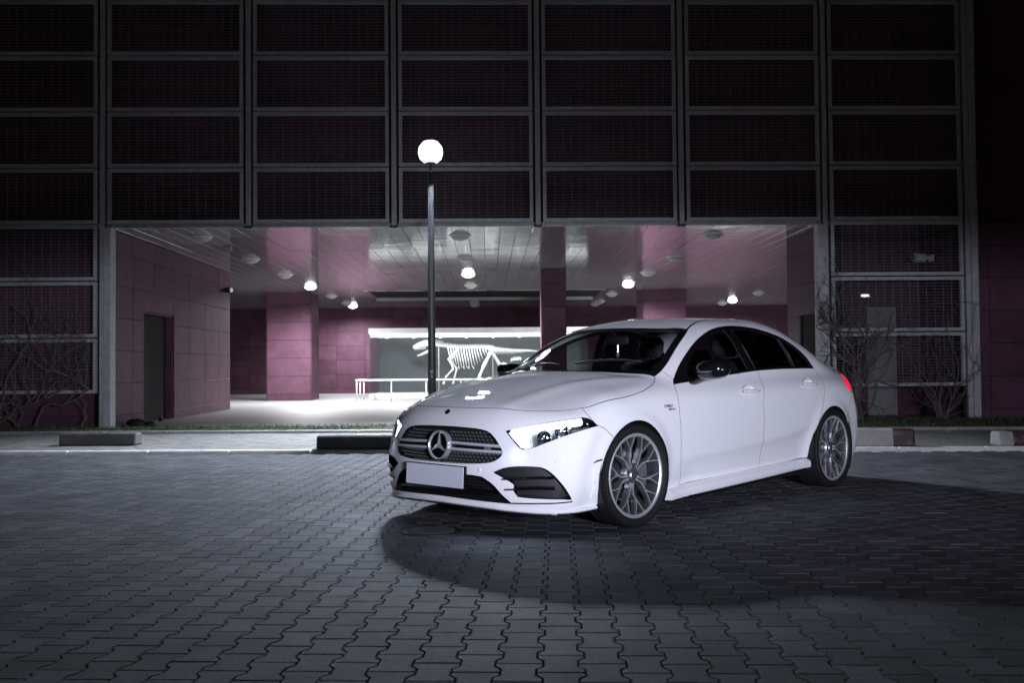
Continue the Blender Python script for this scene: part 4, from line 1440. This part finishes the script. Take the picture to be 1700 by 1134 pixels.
p = front([(-.015, .737)])[0]
sb = MB().lathe([(0, .004), (.018, .003), (.020, 0)], 20)
o = sb.build('bonnet_badge', M['gloss_black'], CAR, smooth=True, loc=(p + BD.grad(p[None])[0] * .001).tolist())
o.rotation_mode = 'QUATERNION'
o.rotation_quaternion = Vector(BD.grad(p[None])[0]).to_track_quat('Z', 'Y')

# ---- lower intake, side intakes, lip
wall_ring('lower_intake_frame', lowgr, .0, .07, M['matt_black'], CAR)
li = panel('lower_intake', NOSE, lowgr, [], M['matt_black'], CAR, h=.05, gap=0, depth=0, off=-.06)
mesh_ = MB()
lU = np.array([(p[1], p[2]) for p in lowgr])
for j in range(9):
    for i in range(-24, 25):
        y, z = i * .022 + (.011 if j % 2 else 0), .215 + j * .018
        if not inside(np.array([[y, z]]), lU)[0]: continue
        p = front([(y, z)])[0] - np.array([.045, 0, 0])
        mesh_.add([(p[0], p[1] - .009, p[2]), (p[0], p[1], p[2] + .0065), (p[0], p[1] + .009, p[2]), (p[0], p[1], p[2] - .0065), (p[0] + .004, p[1], p[2])], [(0, 1, 4), (1, 2, 4), (2, 3, 4), (3, 0, 4)])
tag(mesh_.build('intake_mesh', M['gloss_black'], CAR), kind='stuff')
ys = np.linspace(-.50, .50, 25)
sweep(front(np.c_[ys, .262 - .02 * (ys / .5) ** 2]) - np.array([.03, 0, 0]), [(-.03, -.016), (.006, -.012), (.010, .004), (-.03, .014)], M['gloss_black'], 'intake_blade', CAR)
ir = wall_ring('side_intake_frame', intake, .0, .06, M['gloss_black'], CAR, mirror=True)
panel('side_intake', NOSE, intake, [], M['matt_black'], CAR, h=.04, gap=0, depth=0, off=-.05, mirror=True)
for s in (1, -1):
    for z0, y0 in ((.345, .545), (.280, .565)):
        P = NOSE.lift(NOSE.to(crv([(.84, y0 - .03, z0 - .004), (.80, y0 + .06, z0), (.74, .72, z0 + .006), (.66, .79, z0 + .006)], 6)))
        sweep(P * [1, s, 1], [(-.05, -.004), (.010, -.002), (.012, .002), (.004, .007), (-.05, .010)], M['gloss_black'], 'intake_fin', CAR)
        Q = P[:9] + BD.grad(P[:9]) * -.03
    P = proj(crv([(.792, .555, .196), (.70, .69, .202), (.613, .795, .205), (.548, .828, .209)], 6))
    sweep(P * [1, s, 1], [(-.02, -.006), (.0015, -.004), (.0015, .004), (-.02, .006)], M['gloss_black'], 'intake_line', CAR)
lipP = np.vstack([nose_bottom[::-1], mir(nose_bottom)[1:]])
lip_c = crv(lipP, 5) + np.array([0, 0, -.004])
lip_n = BD.grad(lip_c) * [1, 1, 0]
lip_n /= np.linalg.norm(lip_n, axis=1, keepdims=True)
sweep(lip_c, [(-.10, .012), (-.004, .012), (.012, .002), (.014, -.008), (.004, -.016), (-.10, -.012)], PNT, 'front_lip', CAR, nrm=lip_n)
i0, i1 = 8, len(lip_c) - 8
sweep(lip_c[i0:i1] + np.array([0, 0, -.014]), [(-.12, .004), (-.002, .002), (.006, -.008), (-.002, -.014), (-.12, -.010)], M['gloss_black'], 'splitter', CAR, nrm=lip_n[i0:i1])
for s in (1, -1):
    # slim air outlet before the wheel
    P = NOSE.lift(NOSE.to(np.array([(.410, .88, .432), (.385, .89, .445), (.345, .895, .450)]))) * [1, s, 1]
    MB().tube((P + BD.grad(P) * .001).tolist(), [.002, .006, .006], 6).build('air_outlet', M['gloss_black'], CAR, smooth=True)
    P = NOSE.lift(NOSE.to(crv([(.402, .88, .40), (.392, .87, .31), (.396, .85, .215)]))) * [1, s, 1]
    sweep(P, [(-.004, -.004), (.006, -.002), (.006, .002), (-.004, .004)], PNT, 'air_outlet_fin', CAR)
    for yz in ((.491, .876, .473), (.80, .33, .395), (.62, .765, .455)):
        p = NOSE.lift(NOSE.to(np.array([yz])))[0] * [1, s, 1]
        n_ = BD.grad(p[None])[0]
        o = MB().lathe([(0, .0025), (.011, .0022), (.0125, .0)], 20).build('parking_sensor', PNT, CAR, smooth=True, loc=p.tolist())
        o.rotation_mode = 'QUATERNION'
        o.rotation_quaternion = Vector(n_).to_track_quat('Z', 'Y')

# ---- number plate
pl = empty('number_plate', (.918, 0, .343), parent=CAR)
pl.rotation_euler = (0, R(-3), 0)
MB().bbox(-.022, -.002, -.278, .278, -.072, .072, .004).build('plate_holder', M['gloss_black'], pl)
MB().bbox(-.003, .002, -.268, .268, -.066, .066, .002).build('plate', M['plate_white'], pl)

# ---- headlamps
for s in (1, -1):
    hr = empty('headlamp', parent=CAR)
    H_ = head * [1, s, 1]
    wall_ring('lamp_frame', H_, .0, .08, M['gloss_black'], hr)
    o = panel('lamp_housing', NOSE, H_, [], M['lamp_inner'], hr, h=.03, gap=0, depth=0, off=-.07)
    panel('lamp_lens', NOSE, H_, [], M['lamp_lens'], hr, h=.03, gap=.001, depth=.0, off=-.002)
    # running light: blade along the upper edge and the wide inner end
    A_ = lambda L_: NOSE.lift(NOSE.to(np.array(L_, float))) * [1, s, 1]
    top_edge = crv([(.755, .515, .622), (.705, .600, .647), (.615, .708, .672), (.506, .800, .692), (.455, .833, .698)], 6)
    P = A_(top_edge)
    sweep(P - BD.grad(P) * .012, [(-.03, -.017), (.0, -.016), (.002, .010), (-.03, .010)], M['running_light'], 'running_light', hr)
    drl = join(crv([(.763, .500, .622), (.750, .548, .572), (.744, .592, .533)]), crv([(.744, .592, .533), (.728, .622, .531), (.712, .640, .535)]), crv([(.712, .640, .535), (.715, .632, .590), (.708, .620, .640)]), crv([(.708, .620, .640), (.745, .55, .638), (.763, .500, .622)]))
    panel('running_light', NOSE, drl * [1, s, 1], [], M['running_light'], hr, h=.02, gap=.002, depth=.03, off=-.016)
    for c_, r_ in (((.665, .690, .585), .036), ((.590, .765, .625), .034)):
        p = NOSE.lift(NOSE.to(np.array([c_])))[0] * [1, s, 1]
        n_ = Vector((1, .30 * s, -.02)).normalized()
        pj = MB().lathe([(r_ * 1.35, .0), (r_ * 1.28, .012), (r_ * 1.05, .004), (r_, -.012), (r_ * .9, -.016), (r_ * .5, .002), (0, .007)], 28)
        o = pj.build('projector', M['lamp_reflector'], hr, smooth=40, loc=(Vector(p) - n_ * .045)[:])
        o.rotation_mode = 'QUATERNION'
        o.rotation_quaternion = n_.to_track_quat('Z', 'Y')
        o = MB().lathe([(r_ * 1.36, -.03), (r_ * 1.44, .013), (r_ * 1.36, .016), (r_ * 1.34, .0)], 28).build('projector_ring', M['satin_chrome'], hr, smooth=40, loc=(Vector(p) - n_ * .046)[:])
        o.rotation_mode = 'QUATERNION'
        o.rotation_quaternion = n_.to_track_quat('Z', 'Y')
    ld = bpy.data.lights.new('headlamp_light', 'SPOT')
    ld.energy = 16
    ld.color = (.68, .80, 1)
    ld.spot_size = R(140)
    ld.spot_blend = .6
    ld.shadow_soft_size = .06
    lo = link('light', ld, hr)
    lo.location = (.80, .60 * s, .60)
    lo.rotation_mode = 'QUATERNION'
    lo.rotation_quaternion = Vector((.75, .35 * s, -.55)).to_track_quat('-Z', 'Y')
    P = A_(crv([(.545, .79, .652), (.47, .85, .672), (.42, .865, .682)], 6))
    sweep(P - BD.grad(P) * .03, [(-.02, -.008), (.0, -.006), (.0, .006), (-.02, .008)], M['lamp_reflector'], 'side_reflector', hr)

# ---- sills, mirrors, handles, badge
for s in (1, -1):
    xs_ = np.linspace(-.40, -2.345, 26)
    P = np.stack([xs_, 0 * xs_ + .872, sillz(xs_) - .010], -1)
    P[:, 1] += .016 * sstep(-.55, -.40, xs_) + .012 * sstep(-2.15, -2.34, xs_)
    sweep(P * [1, s, 1], [(-.10, .018), (-.02, .004), (.004, -.010), (.008, -.045), (.0, -.062), (-.10, -.066)], PNT, 'side_skirt', CAR, nrm=[(0, s, 0)] * 26, smooth=40)
    xs_ = np.linspace(-.62, -2.30, 20)
    P = np.stack([xs_, .874 + .016 * np.sin((xs_ + .62) / -1.68 * math.pi) ** .4, sillz(xs_) - .076], -1)
    sweep(P * [1, s, 1], [(-.10, .010), (.004, .008), (.012, .0), (.004, -.012), (-.10, -.016)], M['gloss_black'], 'skirt_blade', CAR, nrm=[(0, s, 0)] * 20)
    # mirror
    mr = empty('door_mirror', (-.80, s * .965, .990), parent=CAR)
    def blob(rx, ry, rz, fx=None, n1=28, n2=16):
        b = MB()
        for j in range(n2 + 1):
            t = math.pi * j / n2
            for i in range(n1):
                a = 2 * math.pi * i / n1
                x, y, z = rx * math.sin(t) * math.cos(a), ry * math.sin(t) * math.sin(a), rz * math.cos(t)
                if fx: x, y, z = fx(x, y, z)
                b.v.append((x, y, z))
        for j in range(n2):
            for i in range(n1):
                i2 = (i + 1) % n1
                b.f.append((j * n1 + i, (j + 1) * n1 + i, (j + 1) * n1 + i2, j * n1 + i2))
        return b
    def sq(v_, r_, e_): return math.copysign(abs(v_ / r_) ** e_ * r_, v_)
    blob(.100, .122, .068, lambda x, y, z: (max(sq(x, .100, .8), -.045), sq(y, .122, .82) + (.0 if y * s > 0 else 0), sq(z, .068, .8) + .010 * (y * s / .122))).build('mirror_cap', M['gloss_black'], mr, smooth=50)
    blob(.010, .105, .052, lambda x, y, z: (x - .047, y, z)).build('mirror_glass', M['chrome'], mr, smooth=True)
    P = [(.045, .122 * s * .96, .0 + .004), (.086, .06 * s, -.006), (.098, 0, -.010), (.088, -.07 * s, -.012)]
    MB().tube(crv(P, 5).tolist(), .0045, 6).build('mirror_indicator', M['satin_chrome'], mr, smooth=True)
    stl = MB()
    for k_, (dx, dy, dz, rx, ry) in enumerate(((.0, -.155, -.085, .060, .022), (.0, -.115, -.075, .050, .022), (.005, -.07, -.055, .045, .026), (.01, -.03, -.03, .055, .04))):
        for i in range(16):
            a = 2 * math.pi * i / 16
            stl.v.append((dx + rx * math.cos(a), s * dy, dz + ry * math.sin(a)))
    for k_ in range(3):
        for i in range(16):
            i2 = (i + 1) % 16
            stl.f.append((k_ * 16 + i, k_ * 16 + i2, (k_ + 1) * 16 + i2, (k_ + 1) * 16 + i))
    stl.build('mirror_stalk', M['gloss_black'], mr, smooth=True)
    # door handles on their doors
    for dr, xh, zh in ((fdoors, -1.428, .832), (rdoors, -2.372, .866)):
        d_ = dr[0 if s > 0 else 1]
        base = side([(xh, zh)])[0] * [1, s, 1]
        hn = BD.grad(base[None])[0]
        cup = blob(.085, .010, .040)
        q = Vector(hn).to_track_quat('Y' if s > 0 else '-Y', 'Z')
        o = MB()
        o.v, o.f = [], []
        rim = []
        for i in range(32):
            a = 2 * math.pi * i / 32
            rim.append((math.cos(a) * .088, math.sin(a) * .043))
        rings = [(1.0, .0012), (.94, .0005), (.80, -.010), (.45, -.016), (.0, -.017)]
        for k_, dd in rings:
            for x_, z_ in rim: o.v.append((x_ * k_, dd * s, z_ * k_))
        for j in range(len(rings) - 1):
            for i in range(32):
                i2 = (i + 1) % 32
                o.f.append((j * 32 + i, j * 32 + i2, (j + 1) * 32 + i2, (j + 1) * 32 + i))
        c_ = o.build('handle_recess', PNT, d_, smooth=True, loc=base.tolist())
        hb = blob(.112, .016, .0135, lambda x, y, z: (sq(x, .112, .7), sq(y, .016, .9) + s * (.026 + .006 * (1 - (x / .112) ** 2)), sq(z, .0135, .85) - .004))
        hb.build('handle', PNT, d_, smooth=True, loc=base.tolist())
        ss = MB().box(-.108, .108, s * .040 - .002, s * .040 + .002, -.006, -.002)
        ss.build('handle_trim', M['chrome'], d_, loc=base.tolist())
    # lettering on the wing
    p = side([(-.372, .744)])[0] * [1, s, 1]
    rz = R(180) if s > 0 else 0
    n_ = BD.grad(p[None])[0]
    o = text('wing_badge', 'TURBO', .030, M['satin_chrome'], CAR, (p + n_ * .001 + np.array([.0, 0, .008])).tolist(), (R(90), 0, rz), .0015, shear=.3)
    o = text('wing_badge', '4MATIC+', .021, M['matt_black'], CAR, (p + n_ * .001 + np.array([-.045, 0, -.014])).tolist(), (R(90), 0, rz), .002, shear=.3)
    # wiper
    P = topp(crv([(-.30, .10 * s + .05), (-.42, .35 * s + .05), (-.50, .58)] if s > 0 else [(-.26, -.50), (-.30, -.2), (-.27, .02)])) + np.array([0, 0, .012])
    MB().tube(P.tolist(), .008, 6).build('wiper', M['matt_black'], CAR, smooth=True)

# ---- wheels
def tyre_mesh():
    prof = [(.262, -.085), (.272, -.100), (.290, -.1145), (.305, -.1165), (.316, -.112), (.3225, -.100), (.325, -.085), (.3255, -.04), (.3255, .0), (.3255, .04), (.325, .085), (.3225, .100), (.316, .112), (.305, .1165), (.290, .1145), (.272, .100), (.262, .085)]
    # fine profile with circumferential grooves
    full = []
    for i, (r, h) in enumerate(prof):
        full.append((r, h))
        if 6 <= i <= 9: full += [(r + .0003, (h + prof[i + 1][1]) / 2 - .006), (r - .007, (h + prof[i + 1][1]) / 2 - .004), (r - .007, (h + prof[i + 1][1]) / 2 + .004), (r + .0003, (h + prof[i + 1][1]) / 2 + .006)]
    hs = [h for _, h in full]
    def mod(k, j):
        h = abs(hs[j])
        if .045 < h < .113 and full[j][0] > .314 and k % 4 == 0: return -.005
        return 0
    return MB().lathe(full, 288, 'y', mod=mod).mesh('tyre', M['tyre'], smooth=35)
TY = tyre_mesh()
RO = .098                                       # rim lip plane from the wheel's middle
rim_me = MB().lathe([(.255, -.105), (.266, -.100), (.266, -.09), (.252, -.08), (.244, -.02), (.246, .05), (.250, RO - .016), (.256, RO - .004), (.262, RO + .001), (.2685, RO - .001), (.2705, RO - .010), (.266, RO - .02)], 96, 'y').mesh('rim', M['shaded_rim_barrel'], smooth=40)
lip_me = MB().lathe([(.2480, RO - .006), (.2545, RO + .002), (.2640, RO + .004), (.2695, RO + .0005)], 96, 'y').mesh('rim_edge', M['alloy_cut'], smooth=True)
def bar_mesh(path, widths, depth_, ys, crest, name):
    """spoke arm: path (r, angle) list; a ridge face bevelled to the sides"""
    P = np.array([(r * math.cos(a), r * math.sin(a)) for r, a in path])
    b = MB()
    for i in range(len(P)):
        t = P[min(i + 1, len(P) - 1)] - P[max(i - 1, 0)]
        t /= np.linalg.norm(t)
        n_ = np.array([-t[1], t[0]])
        w = widths[i]
        y = ys[i]
        for (o_, d_) in ((-w * .5, -depth_), (-w * .5, -.012), (-w * crest, 0), (w * crest, 0), (w * .5, -.012), (w * .5, -depth_)):
            q = P[i] + n_ * o_
            b.v.append((q[0], y + d_, q[1]))
    for i in range(len(P) - 1):
        for j in range(6):
            j2 = (j + 1) % 6
            b.f.append((i * 6 + j, i * 6 + j2, (i + 1) * 6 + j2, (i + 1) * 6 + j)[::-1])
    b.f.append(tuple(range(6)))
    b.f.append(tuple((len(P) - 1) * 6 + j for j in range(6))[::-1])
    return b
def spoke_mesh(sign):
    """one of the twin arms of a spoke: leaves the hub, bends and forks to the rim"""
    b = MB()
    a0, a1 = R(7.5) * sign, R(16) * sign
    stem = [(.050, a0 * 1.6), (.085, a0 * 1.0), (.125, R(10.5) * sign), (.160, a1)]
    y0 = RO - .030
    m1 = bar_mesh(stem, [.024, .018, .0165, .0165], .045, [y0 + .004, y0 + .001, y0 + .003, y0 + .010], .24, 's')
    b.add(m1.v, m1.f)
    for e in (R(7.0) * sign, R(27.5) * sign):
        m2 = bar_mesh([(.150, R(14.6) * sign), (.165, a1 + (e - a1) * .12), (.205, a1 + (e - a1) * .55), (.2535, e)], [.0155, .014, .0115, .0115], .040, [y0 + .007, y0 + .011, y0 + .020, RO - .004], .24, 'f')
        b.add(m2.v, m2.f)
    return b
SPK = []
for sg in (1, -1):
    me = spoke_mesh(sg).mesh('spoke', M['alloy'])
    me.materials.append(M['alloy_cut'])
    bm = bmesh.new()
    bm.from_mesh(me)
    bmesh.ops.recalc_face_normals(bm, faces=bm.faces)
    bm.faces.ensure_lookup_table()
    for f_ in bm.faces:
        c = f_.calc_center_median()
        if abs(f_.normal.y) > .93 and f_.normal.y > 0: f_.material_index = 1
    bm.to_mesh(me)
    bm.free()
    SPK.append(me)
hub_me = MB().lathe([(0, RO - .020), (.026, RO - .020), (.030, RO - .023), (.034, RO - .030), (.058, RO - .034), (.066, RO - .045), (.066, RO - .10), (0, RO - .10)], 40, 'y').mesh('hub', M['alloy'], smooth=35)
nut_me = MB().lathe([(0, RO - .026), (.008, RO - .026), (.0095, RO - .03), (.0095, RO - .05)], 6, 'y').mesh('wheel_nut', M['dark_metal'])
disc_me = MB().lathe([(.075, .012), (.082, .016), (.172, .016), (.174, .012), (.174, -.012), (.08, -.012)], 64, 'y').mesh('brake_disc', M['brake_steel'], smooth=35)
def caliper():
    b = MB()
    pr = []
    for k in range(9):
        a = R(150 + k * 8)
        pr.append((math.cos(a), math.sin(a)))
    for y in (.030, -.03):
        for r in (.112, .192):
            for c, s in pr: b.v.append((r * c, y, r * s))
    n = 9
    for i in range(n - 1):
        b.f += [(i, i + 1, n + i + 1, n + i), (2 * n + i, 3 * n + i, 3 * n + i + 1, 2 * n + i + 1), (n + i, n + i + 1, 3 * n + i + 1, 3 * n + i), (i, 2 * n + i, 2 * n + i + 1, i + 1)]
    b.f += [(0, n, 3 * n, 2 * n), (n - 1, 3 * n - 1, 4 * n - 1, 2 * n - 1)]
    return b.mesh('caliper', M['caliper_grey'])
cal_me = caliper()
def wheel(xc, s, steer, spin):
    w_ = empty('wheel', (xc, s * .802, WZ), parent=CAR)
    w_.rotation_euler = (0, 0, steer + (0 if s > 0 else math.pi))
    link('tyre', TY, w_)
    r_ = link('rim', rim_me, w_)
    r_.rotation_euler = (0, spin, 0)
    link('rim_edge', lip_me, r_)
    link('hub', hub_me, r_)
    for k in range(5):
        for me in SPK:
            o = link('spoke', me, r_)
            o.rotation_euler = (0, R(72 * k), 0)
        n_ = link('wheel_nut', nut_me, r_)
        a = R(72 * k + 36)
        n_.location = (math.cos(a) * .046, 0, math.sin(a) * .046)
    link('brake_disc', disc_me, w_)
    link('caliper', cal_me, w_)
    return w_
wheel(0, 1, R(-2), R(10))
wheel(0, -1, R(-2), R(40))
wheel(-WB, 1, 0, R(33))
wheel(-WB, -1, 0, R(12))

# ---- wheel housings and underside
def housing(xc, s):
    b = MB()
    n = 26
    for k in range(n + 1):
        a = R(-32 + 244 * k / n)
        for y in (.895, .56): b.v.append((xc + .362 * math.cos(a), s * y, WZ + .362 * math.sin(a)))
    for k in range(n): b.f.append((2 * k, 2 * k + 1, 2 * k + 3, 2 * k + 2))
    c0 = len(b.v)
    b.v.append((xc, s * .56, WZ))
    for k in range(n): b.f.append((c0, 2 * k + 1, 2 * k + 3))
    return b.build('wheel_housing', M['matt_black'], CAR)
for xc in (0, -WB):
    for s in (1, -1): housing(xc, s)
u = MB()
u.box(-2.36, -.37, -.80, .80, .135, .17).box(-.37, .37, -.55, .55, .15, .2).box(.37, .76, -.55, .55, .16, .2).box(-3.1, -2.36, -.55, .55, .15, .25).box(-3.5, -3.1, -.55, .55, .2, .3)
u.build('underbody', M['matt_black'], CAR)
u = MB()
u.box(-.36, .70, -.54, .54, .20, .64).box(-3.35, -2.36, -.54, .54, .25, .82)
u.box(-.40, -.37, -.78, .78, .17, .86)
u.box(-2.345, -.55, .74, .78, .17, .80).box(-2.345, -.55, -.78, -.74, .17, .80)
u.build('inner_structure', M['interior'], CAR)

# ---- cabin
cb = empty('cabin', parent=CAR)
def rbox(x0, x1, y0, y1, z0, z1, b=.04, m=M['interior'], name='seat', rot=0):
    mb = MB().bbox(-(x1 - x0) / 2, (x1 - x0) / 2, -(y1 - y0) / 2, (y1 - y0) / 2, -(z1 - z0) / 2, (z1 - z0) / 2, b)
    o = mb.build(name, m, cb, smooth=45, loc=((x0 + x1) / 2, (y0 + y1) / 2, (z0 + z1) / 2))
    o.rotation_euler = (0, rot, 0)
    return o
for s in (1, -1):
    rbox(-1.75, -1.25, s * .37 - .25, s * .37 + .25, .36, .54, .06)
    rbox(-1.87, -1.70, s * .37 - .24, s * .37 + .24, .50, 1.08, .06, rot=R(-16), name='seat_back')
    rbox(-1.98, -1.88, s * .37 - .13, s * .37 + .13, 1.09, 1.27, .045, rot=R(-10), name='head_rest', m=M['interior_grey'])
    rbox(-2.72, -2.60, s * .37 - .12, s * .37 + .12, 1.02, 1.16, .04, name='head_rest')
rbox(-2.65, -2.15, -.65, .65, .36, .55, .06, name='rear_seat')
rbox(-2.72, -2.52, -.65, .65, .52, 1.04, .06, rot=R(-18), name='rear_seat_back')
rbox(-1.02, -.46, -.70, .70, .55, .905, .06, name='dashboard')
rbox(-1.00, -.72, .18, .62, .895, .985, .03, name='instrument_hood', rot=R(-6))
rbox(-2.2, -.9, -.10, .10, .2, .52, .04, name='centre_console')
MB().box(-2.5, -.4, -.72, .72, .17, .20).build('cabin_floor', M['interior'], cb)
MB().box(-3.2, -2.75, -.62, .62, .93, .95).build('parcel_shelf', M['interior'], cb)
sw = MB()
ring_ = [(math.cos(2 * math.pi * k / 32) * .182, math.sin(2 * math.pi * k / 32) * .182, 0) for k in range(33)]
sw.tube(ring_, .016, 10)
for a in (0, 180, 270): sw.tube([(0, 0, -.02), (math.cos(R(a)) * .18, math.sin(R(a)) * .18, 0)], .015, 8)
sw.lathe([(0, .012), (.06, .006), (.07, -.02), (0, -.03)], 20)
o = sw.build('steering_wheel', M['interior_grey'], cb, smooth=True, loc=(-1.10, .37, .90))
o.rotation_euler = (R(90), 0, R(90))
o.rotation_euler = (0, R(-68), 0)
rm = rbox(-.99, -.965, -.11, .11, 1.185, 1.255, .012, name='rear_view_mirror')
o = MB().tube([(0, 0, 0), (.05, 0, .07)], .008, 6).build('mirror_arm', M['interior'], cb, loc=(-.97, 0, 1.24))
# small hanging charm and windscreen stickers
MB().tube([(-.985, .0, 1.185), (-.985, .0, 1.13)], .002, 5).tube([(-.985, 0, 1.13), (-.985, .0, 1.115), (-.985, 0, 1.09)], [.004, .014, .003], 6).build('charm', M['chrome'], cb)
P = topp([(-.47, -.565), (-.52, -.585), (-.535, -.515), (-.485, -.495)])
MB().add((P - BD.grad(P) * .012).tolist(), [(0, 1, 2, 3)]).build('sticker', M['sticker_green'], cb)
P = topp([(-1.02, .36), (-1.04, .455), (-.975, .455), (-.955, .36)])
MB().add((P - BD.grad(P) * .012).tolist(), [(0, 1, 2, 3)]).build('sticker', M['interior_grey'], cb)
MB().add(*(lambda P: ((P - BD.grad(P) * .03).tolist(), [(0, 1, 2, 3)]))(topp([(-1.15, .5), (-2.4, .44), (-2.4, -.44), (-1.15, -.5)]))).build('head_lining', M['interior'], cb)
